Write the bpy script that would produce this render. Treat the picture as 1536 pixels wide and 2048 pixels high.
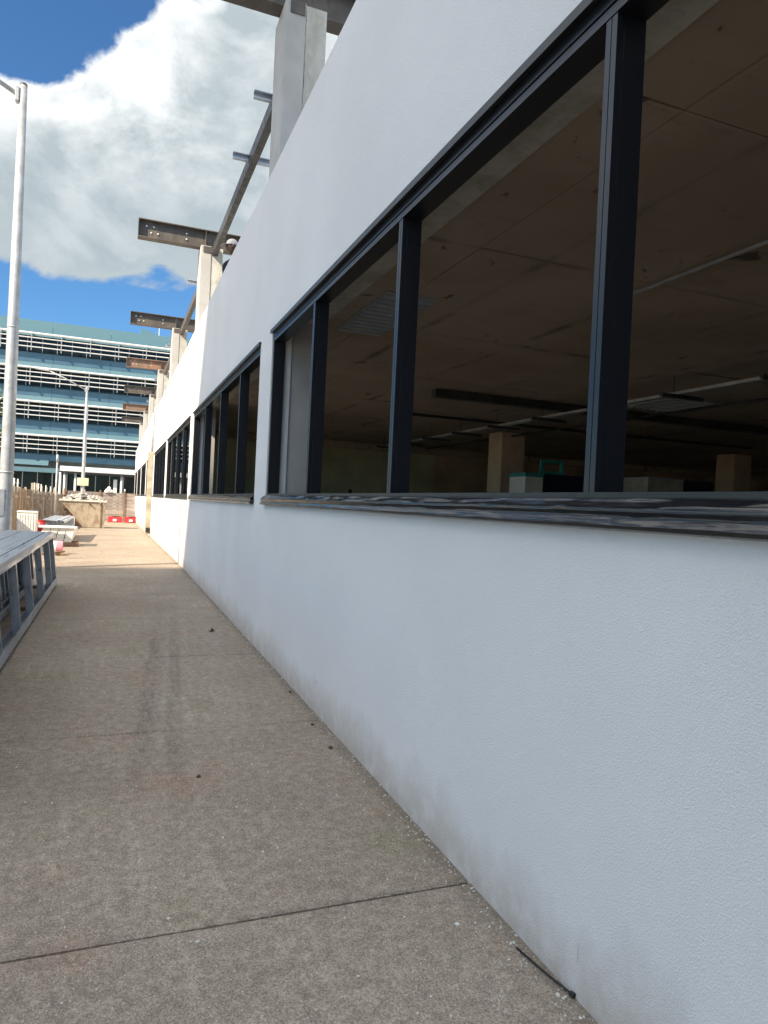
import bpy, bmesh, math, random
from mathutils import Vector, Matrix, noise as mnoise

for o in list(bpy.data.objects):
    bpy.data.objects.remove(o)
SC = bpy.context.scene
COL = SC.collection
R = math.radians
random.seed(7)

# ------------------------------------------------------------------ camera
cam_d = bpy.data.cameras.new('camera')
cam = bpy.data.objects.new('camera', cam_d)
COL.objects.link(cam)
SC.camera = cam
YAW, PITCH, ROLL, FPX = 0.370800, -0.0071815, 0.0474181, 1385.48
cy_, sy_, cp_, sp_ = math.cos(YAW), math.sin(YAW), math.cos(PITCH), math.sin(PITCH)
F_ = Vector((sy_ * cp_, cy_ * cp_, sp_))
R_ = Vector((cy_, -sy_, 0))
U_ = R_.cross(F_)
R2 = math.cos(ROLL) * R_ + math.sin(ROLL) * U_
U2 = -math.sin(ROLL) * R_ + math.cos(ROLL) * U_
mw = Matrix(((R2.x, U2.x, -F_.x, 0), (R2.y, U2.y, -F_.y, 0), (R2.z, U2.z, -F_.z, 1.5), (0, 0, 0, 1)))
cam.matrix_world = mw
cam_d.sensor_fit = 'VERTICAL'
cam_d.sensor_height = 36.0
cam_d.lens = 36.0 * FPX / 2048.0
cam_d.clip_start = 0.05
cam_d.clip_end = 6000

# ------------------------------------------------------------------ light
SUN_T = Vector((1.0, 0.54, -0.887)).normalized()      # the way the sunlight travels
SUN_EL = math.asin(-SUN_T.z)
SUN_ROT = math.atan2(-SUN_T.x, -SUN_T.y)
sd = bpy.data.lights.new('sun', 'SUN')
sd.energy = 1.85
sd.angle = R(0.53)
sd.color = (1.0, 0.84, 0.64)
sun = bpy.data.objects.new('sun', sd)
COL.objects.link(sun)
sun.rotation_euler = SUN_T.to_track_quat('-Z', 'Y').to_euler()
sun.location = (-60, -30, 60)

SC.view_settings.view_transform = 'Standard'
SC.view_settings.look = 'None'
SC.view_settings.gamma = 1.0
SC.view_settings.use_curve_mapping = False
SC.view_settings.exposure = 2.46
SC.cycles.max_bounces = 8
SC.cycles.diffuse_bounces = 6
SC.cycles.glossy_bounces = 4
SC.cycles.transparent_max_bounces = 12
SC.cycles.use_denoising = True
SC.cycles.sample_clamp_indirect = 6.0


class NT:
    """small node-tree writer"""
    def __init__(self, tree):
        self.t = tree
        self.n = tree.nodes
        self.l = tree.links

    def add(self, kind, **kw):
        nd = self.n.new(kind)
        for k, v in kw.items():
            setattr(nd, k, v)
        return nd

    def put(self, sock, v):
        if hasattr(v, 'is_linked') or isinstance(v, bpy.types.NodeSocket):
            self.l.new(v, sock)
        else:
            sock.default_value = v

    def math(self, op, a, b=None, c=None, clamp=False):
        m = self.add('ShaderNodeMath', operation=op, use_clamp=clamp)
        self.put(m.inputs[0], a)
        if b is not None:
            self.put(m.inputs[1], b)
        if c is not None:
            self.put(m.inputs[2], c)
        return m.outputs[0]

    def vmath(self, op, a, b=None):
        m = self.add('ShaderNodeVectorMath', operation=op)
        self.put(m.inputs[0], a)
        if b is not None:
            self.put(m.inputs[1], b)
        return m.outputs['Value'] if op in ('DOT_PRODUCT', 'LENGTH') else m.outputs[0]

    def step(self, v, a, b, lo=0.0, hi=1.0):
        m = self.add('ShaderNodeMapRange', interpolation_type='SMOOTHSTEP', clamp=True)
        self.put(m.inputs[0], v)
        m.inputs[1].default_value = a
        m.inputs[2].default_value = b
        m.inputs[3].default_value = lo
        m.inputs[4].default_value = hi
        return m.outputs[0]

    def mix(self, f, a, b, mode='MIX'):
        m = self.add('ShaderNodeMix', data_type='RGBA', blend_type=mode)
        self.put(m.inputs[0], f)
        for s, v in ((m.inputs[6], a), (m.inputs[7], b)):
            if isinstance(v, tuple) and len(v) == 3:
                v = v + (1.0,)
            self.put(s, v)
        return m.outputs[2]

    def noise(self, vec, scale, detail=2.0, rough=0.5, dist=0.0):
        m = self.add('ShaderNodeTexNoise')
        if vec is not None:
            self.put(m.inputs['Vector'], vec)
        m.inputs['Scale'].default_value = scale
        m.inputs['Detail'].default_value = detail
        m.inputs['Roughness'].default_value = rough
        m.inputs['Distortion'].default_value = dist
        return m.outputs[0]

    def scalevec(self, vec, s):
        m = self.add('ShaderNodeMapping')
        self.put(m.inputs['Vector'], vec)
        m.inputs['Scale'].default_value = s
        return m.outputs[0]


world = bpy.data.worlds.new("World")
SC.world = world
world.use_nodes = True
w = NT(world.node_tree)
w.n.clear()
sky = w.add('ShaderNodeTexSky', sky_type='NISHITA')
sky.sun_disc = False
sky.sun_elevation = SUN_EL
sky.sun_rotation = SUN_ROT % (2 * math.pi)
sky.air_density = 1.0
sky.dust_density = 0.6
sky.ozone_density = 2.0
tc = w.add('ShaderNodeTexCoord')
d = tc.outputs['Generated']
sep = w.add('ShaderNodeSeparateXYZ')
w.put(sep.inputs[0], d)
el = sep.outputs[2]


def blob(c, a_in, a_out):
    return w.step(w.vmath('DOT_PRODUCT', d, Vector(c).normalized()), math.cos(R(a_out)), math.cos(R(a_in)))


dd = w.scalevec(d, (1.0, 1.0, 1.35))
sc_ = w.add('ShaderNodeVectorMath', operation='ADD')
w.put(sc_.inputs[0], dd)
sc_.inputs[1].default_value = (3.1, 0.7, 1.9)
P_ = sc_.outputs[0]
n_big = w.noise(P_, 2.4, 2.0, 0.5)
n_fine = w.noise(P_, 6.5, 14.0, 0.62, 0.35)
off = w.add('ShaderNodeVectorMath', operation='ADD')
w.put(off.inputs[0], P_)
off.inputs[1].default_value = (-0.030, -0.012, 0.055)
n_off = w.noise(off.outputs[0], 6.5, 8.0, 0.56, 0.35)
dens = w.math('ADD', w.math('MULTIPLY', n_big, 0.55), w.math('MULTIPLY', n_fine, 0.62))
HOLES = 'HOLES'
bank = blob((0.10, 0.90, 0.42), 7, 16)
bank2 = blob((-0.13, 0.93, 0.36), 4, 11)
hole = blob((-0.098, 0.833, 0.545), 3.2, 7.5)
hole2 = blob((0.022, 0.809, 0.588), 1.8, 5.2)
bil = w.math('ABSOLUTE', w.math('SUBTRACT', w.noise(P_, 13.0, 5.0, 0.55, 0.2), 0.5))
dens = w.math('ADD', dens, w.math('MULTIPLY', bil, -0.36))
dens = w.math('ADD', dens, 0.035)
dens = w.math('ADD', dens, w.math('MULTIPLY', bank2, 0.13))
dens = w.math('ADD', dens, w.math('MULTIPLY', bank, 0.17))
dens = w.math('SUBTRACT', dens, w.math('MULTIPLY', hole, 0.42))
dens = w.math('SUBTRACT', dens, w.math('MULTIPLY', hole2, 0.34))
low = w.step(el, 0.225, 0.30, 0.34, 0.0)
dens = w.math('SUBTRACT', dens, low)
cov = w.step(dens, 0.545, 0.66)
cov = w.math('MULTIPLY', cov, w.step(el, 0.02, 0.12))
lit = w.math('ADD', w.math('MULTIPLY', w.math('SUBTRACT', n_fine, n_off), 4.0), 0.42, clamp=True)
thick = w.step(dens, 0.66, 0.86)
base = w.step(el, 0.34, 0.50, 0.0, 1.0)                 # cumulus show a grey base and white tops
shade = w.math('MULTIPLY', w.math('ADD', w.math('MULTIPLY', lit, 0.85), 0.15), w.math('ADD', w.math('MULTIPLY', base, 0.75), 0.25), clamp=True)
edge_w = w.math('SUBTRACT', 1.0, thick)
shade = w.math('MAXIMUM', shade, w.math('MULTIPLY', edge_w, w.math('ADD', w.math('MULTIPLY', base, 0.75), 0.1)))
grey = blob((0.150, 0.83, 0.49), 2.5, 7.5)
shade = w.math('MULTIPLY', shade, w.math('SUBTRACT', 1.0, w.math('MULTIPLY', grey, 0.5)))
cloud = w.mix(shade, (1.62, 1.93, 2.10), (4.75, 4.8, 4.75))
# clouds scatter light forward: the nearer to the sun, the brighter they are
sdot = w.vmath('DOT_PRODUCT', d, -SUN_T)
phase = w.math('ADD', 1.0, w.math('MULTIPLY', w.math('MAXIMUM', sdot, 0.0), 1.9))
gl3 = w.add('ShaderNodeCombineXYZ')
for q_, kq in enumerate((1.10, 1.0, 0.88)):                # warmer, too
    w.put(gl3.inputs[q_], w.math('ADD', 1.0, w.math('MULTIPLY', w.math('SUBTRACT', phase, 1.0), kq)))
cloud = w.vmath('MULTIPLY', cloud, gl3.outputs[0])
skyc = w.mix(1.0, sky.outputs[0], (0.285, 0.47, 0.62), 'MULTIPLY')
final = w.mix(cov, skyc, cloud)
bg = w.add('ShaderNodeBackground')
w.put(bg.inputs[0], final)
bg.inputs[1].default_value = 0.05
wo = w.add('ShaderNodeOutputWorld')
w.l.new(bg.outputs[0], wo.inputs[0])


# ------------------------------------------------------------------ mesh helper
class MB:
    def __init__(self):
        self.v = []
        self.f = []

    def raw(self, vs, fs):
        b = len(self.v)
        self.v += [tuple(p) for p in vs]
        self.f += [tuple(b + i for i in q) for q in fs]
        return self

    def box(self, x0, y0, z0, x1, y1, z1, M=None):
        x0, x1 = min(x0, x1), max(x0, x1)
        y0, y1 = min(y0, y1), max(y0, y1)
        z0, z1 = min(z0, z1), max(z0, z1)
        p = [(x0, y0, z0), (x1, y0, z0), (x1, y1, z0), (x0, y1, z0), (x0, y0, z1), (x1, y0, z1), (x1, y1, z1), (x0, y1, z1)]
        if M is not None:
            p = [M @ Vector(q) for q in p]
        return self.raw(p, [(0, 3, 2, 1), (4, 5, 6, 7), (0, 1, 5, 4), (1, 2, 6, 5), (2, 3, 7, 6), (3, 0, 4, 7)])

    def hexa(self, p):
        return self.raw(p, [(0, 3, 2, 1), (4, 5, 6, 7), (0, 1, 5, 4), (1, 2, 6, 5), (2, 3, 7, 6), (3, 0, 4, 7)])

    def tube(self, pts, rs, n=12, cap=True):
        pts = [Vector(p) for p in pts]
        if not isinstance(rs, (list, tuple)):
            rs = [rs] * len(pts)
        b = len(self.v)
        for i, p in enumerate(pts):
            t = (pts[min(i + 1, len(pts) - 1)] - pts[max(i - 1, 0)]).normalized()
            a = t.orthogonal().normalized() if abs(t.z) < 0.99 else Vector((1, 0, 0))
            if abs(t.z) < 0.99:
                a = Vector((0, 0, 1)).cross(t).normalized()
            c = t.cross(a)
            for k in range(n):
                an = 2 * math.pi * k / n
                self.v.append(tuple(p + rs[i] * (math.cos(an) * a + math.sin(an) * c)))
        for i in range(len(pts) - 1):
            for k in range(n):
                k2 = (k + 1) % n
                self.f.append((b + i * n + k, b + i * n + k2, b + (i + 1) * n + k2, b + (i + 1) * n + k))
        if cap:
            self.f.append(tuple(b + k for k in range(n - 1, -1, -1)))
            self.f.append(tuple(b + (len(pts) - 1) * n + k for k in range(n)))
        return self

    def beam(self, p0, p1, wx, wz, roll=0.0):
        p0, p1 = Vector(p0), Vector(p1)
        t = (p1 - p0)
        L = t.length
        q = t.normalized().to_track_quat('Y', 'Z')
        M = Matrix.Translation(p0) @ q.to_matrix().to_4x4() @ Matrix.Rotation(roll, 4, 'Y')
        return self.box(-wx / 2, 0, -wz / 2, wx / 2, L, wz / 2, M)

    def prism(self, prof, y0, y1):
        """profile of (x, z) extruded along y"""
        n = len(prof)
        vs = [(x, y0, z) for x, z in prof] + [(x, y1, z) for x, z in prof]
        fs = [tuple(range(n - 1, -1, -1)), tuple(range(n, 2 * n))]
        fs += [(i, (i + 1) % n, n + (i + 1) % n, n + i) for i in range(n)]
        return self.raw(vs, fs)

    def build(self, name, mat, parent=None, smooth=False, bevel=0.0, seg=1):
        me = bpy.data.meshes.new(name)
        me.from_pydata(self.v, [], self.f)
        bm = bmesh.new()
        bm.from_mesh(me)
        bmesh.ops.recalc_face_normals(bm, faces=bm.faces)
        if bevel > 0:
            bmesh.ops.remove_doubles(bm, verts=bm.verts, dist=1e-6)
            es = [e for e in bm.edges if len(e.link_faces) == 2 and e.calc_face_angle(0) > 0.5]
            bmesh.ops.bevel(bm, geom=es, offset=bevel, segments=seg, affect='EDGES', clamp_overlap=True)
        bm.to_mesh(me)
        bm.free()
        if smooth:
            for p in me.polygons:
                p.use_smooth = True
        if mat is not None:
            me.materials.append(mat)
        o = bpy.data.objects.new(name, me)
        COL.objects.link(o)
        if parent is not None:
            o.parent = parent
        return o


def tag(o, label=None, cat=None, group=None, kind=None):
    if label:
        o['label'] = label
    if cat:
        o['category'] = cat
    if group:
        o['group'] = group
    if kind:
        o['kind'] = kind
    return o


def thing(name, label, cat, loc=(0, 0, 0), group=None, rot=(0, 0, 0)):
    o = bpy.data.objects.new(name, None)
    o.empty_display_size = 0.2
    COL.objects.link(o)
    o.location = loc
    o.rotation_euler = rot
    return tag(o, label, cat, group)


def copy_tree(o, parent=None):
    c = o.copy()
    COL.objects.link(c)
    if parent is not None:
        c.parent = parent
    for ch in [k for k in o.children]:
        copy_tree(ch, c)
    return c


def g(y):
    """ground level: flat beside the camera, falling slightly towards the far end"""
    return 0.0 if y < 16 else -0.012 * (min(y, 70) - 16)


# ------------------------------------------------------------------ materials
def mat(name, col=(0.5, 0.5, 0.5), rough=0.6, metal=0.0, spec=0.5):
    m = bpy.data.materials.new(name)
    m.use_nodes = True
    t = NT(m.node_tree)
    b = t.n['Principled BSDF']
    b.inputs['Base Color'].default_value = (*col, 1)
    b.inputs['Roughness'].default_value = rough
    b.inputs['Metallic'].default_value = metal
    b.inputs['Specular IOR Level'].default_value = spec
    co = t.add('ShaderNodeTexCoord').outputs['Object']
    return m, t, b, co


def bump(t, b, h, strength=0.3, dist=0.01):
    n = t.add('ShaderNodeBump')
    n.inputs['Strength'].default_value = strength
    n.inputs['Distance'].default_value = dist
    t.put(n.inputs['Height'], h)
    t.l.new(n.outputs[0], b.inputs['Normal'])


def simple(name, col, rough=0.6, metal=0.0, var=0.25, scale=3.0, bmp=0.0, bscale=60.0, stretch=None, perobj=0.0, rvar=0.12):
    """one paint/metal/wood colour with soft wear variation and optional fine relief"""
    m, t, b, co = mat(name, col, rough, metal)
    if stretch:
        co = t.scalevec(co, stretch)
    n1 = t.noise(co, scale, 6.0, 0.6)
    dark = tuple(c * (1 - var) for c in col)
    lite = tuple(min(1, c * (1 + var)) for c in col)
    c = t.mix(t.step(n1, 0.3, 0.7), dark, lite)
    if perobj:
        oi = t.add('ShaderNodeObjectInfo')
        c = t.mix(1.0, c, t.mix(oi.outputs['Random'], (1 - perobj,) * 3, (1 + perobj * 0.5,) * 3), 'MULTIPLY')
    t.put(b.inputs['Base Color'], c)
    t.put(b.inputs['Roughness'], t.step(t.noise(co, scale * 2.3, 4.0), 0.25, 0.75, max(0.05, rough - rvar), min(1, rough + rvar)))
    if bmp:
        bump(t, b, t.noise(co, bscale, 3.0), bmp, 0.004)
    return m


def mat_wall():
    m, t, b, co = mat('render_wall', (0.6, 0.6, 0.6), 0.85)
    sp = t.add('ShaderNodeSeparateXYZ')
    t.put(sp.inputs[0], co)
    z = sp.outputs[2]
    tint = t.mix(t.step(t.noise(co, 0.8, 5.0), 0.3, 0.7), (0.715, 0.708, 0.692), (0.765, 0.758, 0.742))
    # dust and splash marks kicked up along the foot of the wall
    st = t.noise(t.scalevec(co, (1, 1.2, 0.6)), 3.0, 6.0, 0.6)
    hgt = t.math('ADD', 0.03, t.math('MULTIPLY', st, 0.50))
    dirt = t.math('MULTIPLY', t.math('SUBTRACT', 1.0, t.math('DIVIDE', z, hgt), clamp=True), 0.65)
    dirt = t.math('MULTIPLY', dirt, t.step(t.noise(co, 9.0, 6.0, 0.7), 0.25, 0.6, 0.45, 1.0))
    c = t.mix(dirt, tint, (0.36, 0.285, 0.205))
    sm = t.math('MULTIPLY', t.step(t.noise(t.scalevec(co, (1, 2.6, 1)), 6.5, 5.0, 0.65, 0.6), 0.66, 0.74), t.step(z, 0.12, 0.42, 0.55, 0.0))
    c = t.mix(sm, c, (0.12, 0.11, 0.10))
    t.put(b.inputs['Base Color'], c)
    v = t.add('ShaderNodeTexVoronoi', feature='SMOOTH_F1')
    v.inputs['Scale'].default_value = 230.0
    t.put(v.inputs['Vector'], co)
    h = t.math('ADD', t.math('MULTIPLY', v.outputs['Distance'], 0.8), t.math('MULTIPLY', t.noise(co, 150.0, 3.0, 0.6), 1.2))
    bump(t, b, h, 0.75, 0.0024)
    return m


def mat_paving():
    m, t, b, co = mat('exposed_aggregate', (0.25, 0.2, 0.16), 0.9, 0, 0.3)
    base = t.mix(t.step(t.noise(co, 0.55, 6.0, 0.6), 0.32, 0.68), (0.305, 0.252, 0.198), (0.392, 0.330, 0.264))
    base = t.mix(t.math('MULTIPLY', t.step(t.noise(t.scalevec(co, (1, 1, 1)), 1.1, 4.0), 0.54, 0.70), 0.55), base, (0.245, 0.222, 0.140))
    pk = t.add('ShaderNodeVectorMath', operation='ADD')
    t.put(pk.inputs[0], co)
    pk.inputs[1].default_value = (7.3, 3.1, 0)
    base = t.mix(t.math('MULTIPLY', t.step(t.noise(pk.outputs[0], 1.5, 5.0, 0.62), 0.55, 0.72), 0.5), base, (0.37, 0.215, 0.160))
    # tyre rubber running along the path
    sp = t.add('ShaderNodeSeparateXYZ')
    t.put(sp.inputs[0], co)
    x, y = sp.outputs[0], sp.outputs[1]
    cx = t.math('ADD', x, t.math('MULTIPLY', t.math('SUBTRACT', y, 6.0), -0.075))
    trk = None
    for c0, hw, k in ((0.33, 0.055, 0.8), (0.52, 0.05, 0.7), (0.40, 0.03, 0.4)):
        dd_ = t.math('ABSOLUTE', t.math('SUBTRACT', cx, c0))
        a = t.math('MULTIPLY', t.step(dd_, hw * 0.5, hw * 1.5, k, 0.0), t.step(y, 3.4, 4.6))
        a = t.math('MULTIPLY', a, t.step(y, 7.2, 9.0, 1.0, 0.15))
        trk = a if trk is None else t.math('MAXIMUM', trk, a)
    trk = t.math('MULTIPLY', trk, t.step(t.noise(t.scalevec(co, (6, 0.9, 1)), 1.6, 6.0, 0.75), 0.36, 0.64, 0.0, 0.62))
    base = t.mix(trk, base, (0.105, 0.088, 0.078))
    # long pale scuffs where pallets have been dragged, and dirt gathered in the joints
    sc = t.noise(t.scalevec(co, (5.5, 0.55, 1)), 1.9, 8.0, 0.72, 0.4)
    sc = t.math('MULTIPLY', t.step(sc, 0.52, 0.66), t.step(t.noise(co, 0.55, 3.0), 0.42, 0.60))
    base = t.mix(t.math('MULTIPLY', sc, 0.7), base, (0.47, 0.41, 0.335))
    for c0, hw, k in ((0.43, 0.05, 0.35), (0.62, 0.04, 0.45), (0.85, 0.16, 0.30)):
        a = t.step(t.math('ABSOLUTE', t.math('SUBTRACT', cx, c0)), hw * 0.4, hw * 1.6, k, 0.0)
        a = t.math('MULTIPLY', a, t.math('MULTIPLY', t.step(y, 2.0, 4.0), t.step(y, 7.5, 10.0, 1.0, 0.2)))
        a = t.math('MULTIPLY', a, t.step(t.noise(t.scalevec(co, (9, 1.2, 1)), 2.0, 6.0, 0.75), 0.38, 0.62))
        base = t.mix(a, base, (0.44, 0.385, 0.32))
    jf = t.math('FRACT', t.math('ADD', t.math('DIVIDE', t.math('SUBTRACT', y, 2.458), 2.155), 20.5))
    jf = t.math('MULTIPLY', t.math('ABSOLUTE', t.math('SUBTRACT', jf, 0.5)), 2.155)
    jf = t.math('SUBTRACT', jf, t.math('MULTIPLY', t.noise(co, 7.0, 6.0, 0.7), 0.045))
    base = t.mix(t.math('MULTIPLY', t.step(jf, -0.03, 0.014, 0.5, 0.0), t.step(t.noise(co, 1.7, 4.0), 0.42, 0.62, 0.05, 0.8)), base, (0.10, 0.082, 0.066))
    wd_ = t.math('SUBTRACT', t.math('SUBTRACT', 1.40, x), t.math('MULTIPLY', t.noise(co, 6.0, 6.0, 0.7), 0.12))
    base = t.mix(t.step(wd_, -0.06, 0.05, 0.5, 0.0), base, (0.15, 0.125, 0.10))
    # pale cement splashes
    spl = t.math('MULTIPLY', t.step(t.noise(co, 5.5, 9.0, 0.76), 0.56, 0.68), t.step(t.noise(co, 0.9, 3.0), 0.44, 0.60))
    base = t.mix(t.math('MULTIPLY', spl, 0.65), base, (0.50, 0.45, 0.36))
    gm = t.add('ShaderNodeTexVoronoi', feature='F1')
    gm.inputs['Scale'].default_value = 1.7
    t.put(gm.inputs['Vector'], co)
    gd = t.math('ADD', gm.outputs['Distance'], t.math('MULTIPLY', t.noise(co, 30.0, 3.0), 0.02))
    base = t.mix(t.step(gd, 0.030, 0.052, 0.55, 0.0), base, (0.085, 0.080, 0.075))
    base = t.mix(0.55, base, t.mix(1.0, base, t.mix(t.step(t.noise(co, 16.0, 6.0, 0.72), 0.3, 0.7), (0.62,) * 3, (1.35,) * 3), 'MULTIPLY'))
    v = t.add('ShaderNodeTexVoronoi', feature='F1')
    v.inputs['Scale'].default_value = 170.0
    wob = t.add('ShaderNodeTexNoise')
    wob.inputs['Scale'].default_value = 120.0
    wob.inputs['Detail'].default_value = 3.0
    t.put(wob.inputs['Vector'], co)
    wv_ = t.add('ShaderNodeVectorMath', operation='SCALE')
    t.put(wv_.inputs[0], wob.outputs['Color'])
    wv_.inputs['Scale'].default_value = 0.010
    t.put(v.inputs['Vector'], t.vmath('ADD', co, wv_.outputs[0]))
    hs = t.add('ShaderNodeSeparateColor')
    t.put(hs.inputs[0], v.outputs['Color'])
    r_ = t.math('ADD', t.math('MULTIPLY', hs.outputs[0], 0.65), t.math('MULTIPLY', t.noise(co, 75.0, 4.0, 0.7), 0.35))
    st = t.mix(t.step(r_, 0.0, 1.0), (0.70, 0.69, 0.68), (1.30, 1.29, 1.27))
    c = t.mix(0.85, base, t.mix(1.0, base, st, 'MULTIPLY'))
    c = t.mix(t.step(hs.outputs[1], 0.980, 0.988), c, (0.50, 0.48, 0.43))
    gap = t.step(v.outputs['Distance'], 0.45, 0.75)
    c = t.mix(t.math('MULTIPLY', gap, 0.45), c, (0.11, 0.092, 0.072))
    t.put(b.inputs['Base Color'], c)
    h = t.math('ADD', t.math('MULTIPLY', t.math('SUBTRACT', 1.0, v.outputs['Distance']), 1.0), t.math('MULTIPLY', t.noise(co, 40.0, 4.0, 0.6), 0.8))
    bump(t, b, h, 0.5, 0.005)
    return m


def mat_ceiling():
    m, t, b, co = mat('formed_concrete_soffit', (0.3, 0.22, 0.16), 0.85)
    c = t.mix(t.step(t.noise(co, 0.5, 6.0, 0.6), 0.3, 0.7), (0.345, 0.275, 0.205), (0.46, 0.378, 0.290))
    sp = t.add('ShaderNodeSeparateXYZ')
    t.put(sp.inputs[0], co)
    fr = None
    for ax, o_, per in ((0, 2.95, 1.2), (1, 4.45, 2.4)):
        q = t.math('FRACT', t.math('ADD', t.math('DIVIDE', t.math('SUBTRACT', sp.outputs[ax], o_), per), 40.5))
        q = t.math('MULTIPLY', t.math('ABSOLUTE', t.math('SUBTRACT', q, 0.5)), per)
        fr = q if fr is None else t.math('MINIMUM', fr, q)
    fr = t.math('SUBTRACT', fr, t.math('MULTIPLY', t.noise(co, 5.0, 6.0, 0.7), 0.10))
    fr = t.math('MULTIPLY', t.step(fr, -0.05, 0.03, 1.0, 0.0), t.step(t.noise(co, 1.3, 4.0), 0.45, 0.66, 0.06, 0.8))
    c = t.mix(fr, c, (0.11, 0.085, 0.065))
    c = t.mix(t.step(t.noise(t.scalevec(co, (1, 3, 1)), 2.0, 8.0, 0.7), 0.55, 0.75, 0, 0.6), c, (0.24, 0.17, 0.12))
    c = t.mix(t.step(t.noise(co, 4.5, 3.0, 0.5, 0.8), 0.67, 0.74, 0, 0.8), c, (0.06, 0.05, 0.045))
    t.put(b.inputs['Base Color'], c)
    bump(t, b, t.noise(co, 9.0, 6.0, 0.6), 0.35, 0.01)
    return m


def mat_galv(name='galvanised_steel', tone=0.42, rough=0.36):
    m, t, b, co = mat(name, (tone,) * 3, rough, 0.6)
    v = t.add('ShaderNodeTexVoronoi', feature='F1')
    v.inputs['Scale'].default_value = 45.0
    t.put(v.inputs['Vector'], t.scalevec(co, (1, 0.35, 1)))
    hs = t.add('ShaderNodeSeparateColor')
    t.put(hs.inputs[0], v.outputs['Color'])
    n = t.noise(t.scalevec(co, (8, 0.25, 3)), 3.0, 6.0, 0.65)
    k = t.math('ADD', t.math('MULTIPLY', hs.outputs[0], 0.12), t.math('MULTIPLY', n, 0.88))
    c = t.mix(t.step(k, 0.25, 0.75), tuple(tone * q for q in (0.74, 0.82, 0.92)), tuple(min(1, tone * q) for q in (1.04, 1.12, 1.22)))
    t.put(b.inputs['Base Color'], c)
    t.put(b.inputs['Roughness'], t.step(n, 0.3, 0.7, rough - 0.12, rough + 0.2))
    bump(t, b, t.noise(t.scalevec(co, (3, 0.5, 3)), 6.0, 3.0), 0.12, 0.01)
    return m


def mat_rust(name, a, bcol, rough=0.7, amount=(0.45, 0.65)):
    m, t, b, co = mat(name, a, rough, 0.0)
    n = t.noise(t.scalevec(co, (1, 1, 0.5)), 4.0, 9.0, 0.68)
    c = t.mix(t.step(n, *amount), a, bcol)
    c = t.mix(t.step(t.noise(co, 17.0, 6.0, 0.7), 0.55, 0.75, 0, 0.5), c, tuple(q * 0.45 for q in a))
    t.put(b.inputs['Base Color'], c)
    bump(t, b, n, 0.2, 0.005)
    return m


def mat_glass(name, tint, gl=1.0):
    m = bpy.data.materials.new(name)
    m.use_nodes = True
    t = NT(m.node_tree)
    t.n.clear()
    out = t.add('ShaderNodeOutputMaterial')
    tr = t.add('ShaderNodeBsdfTransparent')
    tr.inputs[0].default_value = (*tint, 1)
    gs = t.add('ShaderNodeBsdfGlossy')
    gs.inputs['Roughness'].default_value = 0.02
    gs.inputs[0].default_value = (gl, gl, gl, 1)
    fr = t.add('ShaderNodeFresnel')
    fr.inputs[0].default_value = 1.5
    mx = t.add('ShaderNodeMixShader')
    t.l.new(fr.outputs[0], mx.inputs[0])
    t.l.new(tr.outputs[0], mx.inputs[1])
    t.l.new(gs.outputs[0], mx.inputs[2])
    t.l.new(mx.outputs[0], out.inputs[0])
    return m


M = {}
M['wall'] = mat_wall()
M['paving'] = mat_paving()
M['ceiling'] = mat_ceiling()
M['galv'] = mat_galv()
M['galv_dull'] = mat_galv('weathered_galvanised_steel', 0.55, 0.5)
M['pole'] = simple('grey_galvanised_pole', (0.40, 0.42, 0.43), 0.5, 0.35, 0.16, 5.0)
M['asphalt'] = simple('pale_gravel_yard', (0.46, 0.42, 0.36), 0.9, 0, 0.3, 2.0, 0.4, 80)
M['frame'] = simple('black_powder_coat', (0.010, 0.0115, 0.016), 0.32, 0.0, 0.04, 9.0, rvar=0.015)
M['flash'] = simple('dark_bronze_flashing', (0.026, 0.029, 0.028), 0.38, 0.3, 0.06, 9.0, rvar=0.03)
M['column_render'] = simple('painted_concrete', (0.44, 0.43, 0.41), 0.85, 0, 0.10, 2.0, 0.3, 45)
M['column_raw'] = mat_rust('bare_concrete', (0.40, 0.385, 0.33), (0.56, 0.545, 0.49), 0.9, (0.35, 0.6))
M['interior_wall'] = simple('drab_green_plaster', (0.44, 0.42, 0.28), 0.85, 0, 0.2, 1.2, 0.2, 30)
M['interior_brown'] = simple('raw_brown_plaster', (0.44, 0.33, 0.23), 0.85, 0, 0.2, 1.2)
M['interior_col'] = simple('interior_column_paint', (0.60, 0.47, 0.34), 0.8, 0, 0.12, 2.0)
M['int_floor'] = simple('dusty_concrete_floor', (0.56, 0.47, 0.36), 0.85, 0, 0.25, 1.0)
M['steel'] = mat_rust('weathered_steel', (0.080, 0.070, 0.061), (0.130, 0.110, 0.094), 0.6)
M['steel_rust'] = mat_rust('rusting_steel', (0.20, 0.135, 0.10), (0.33, 0.17, 0.10), 0.75)
M['steel_dark'] = simple('dark_steel', (0.055, 0.055, 0.055), 0.5, 0.3, 0.25, 4.0)
M['hole_disc'] = simple('bright_hole_disc', (0.75, 0.75, 0.74), 0.35, 0.2, 0.1, 20)  # bright colour stands for sky light through the web's bolt holes
M['pane'] = mat_glass('tinted_glass', (0.74, 0.80, 0.77), 0.55)
M['black'] = simple('black_rubber', (0.012, 0.012, 0.012), 0.5, 0, 0.2)
M['white_plastic'] = simple('white_enamel', (0.78, 0.77, 0.72), 0.45, 0, 0.06, 3)
M['block'] = simple('white_aerated_block', (0.72, 0.71, 0.66), 0.95, 0, 0.10, 9, 0.4, 90)
M['timber'] = simple('rough_timber', (0.22, 0.14, 0.085), 0.85, 0, 0.4, 5, 0.3, 40, (1, 1, 6))
M['red'] = simple('red_plastic', (0.45, 0.025, 0.03), 0.45, 0, 0.2, 6)
M['pink'] = simple('pink_insulation', (0.72, 0.26, 0.32), 0.9, 0, 0.2, 20, 0.5, 60)
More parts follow.
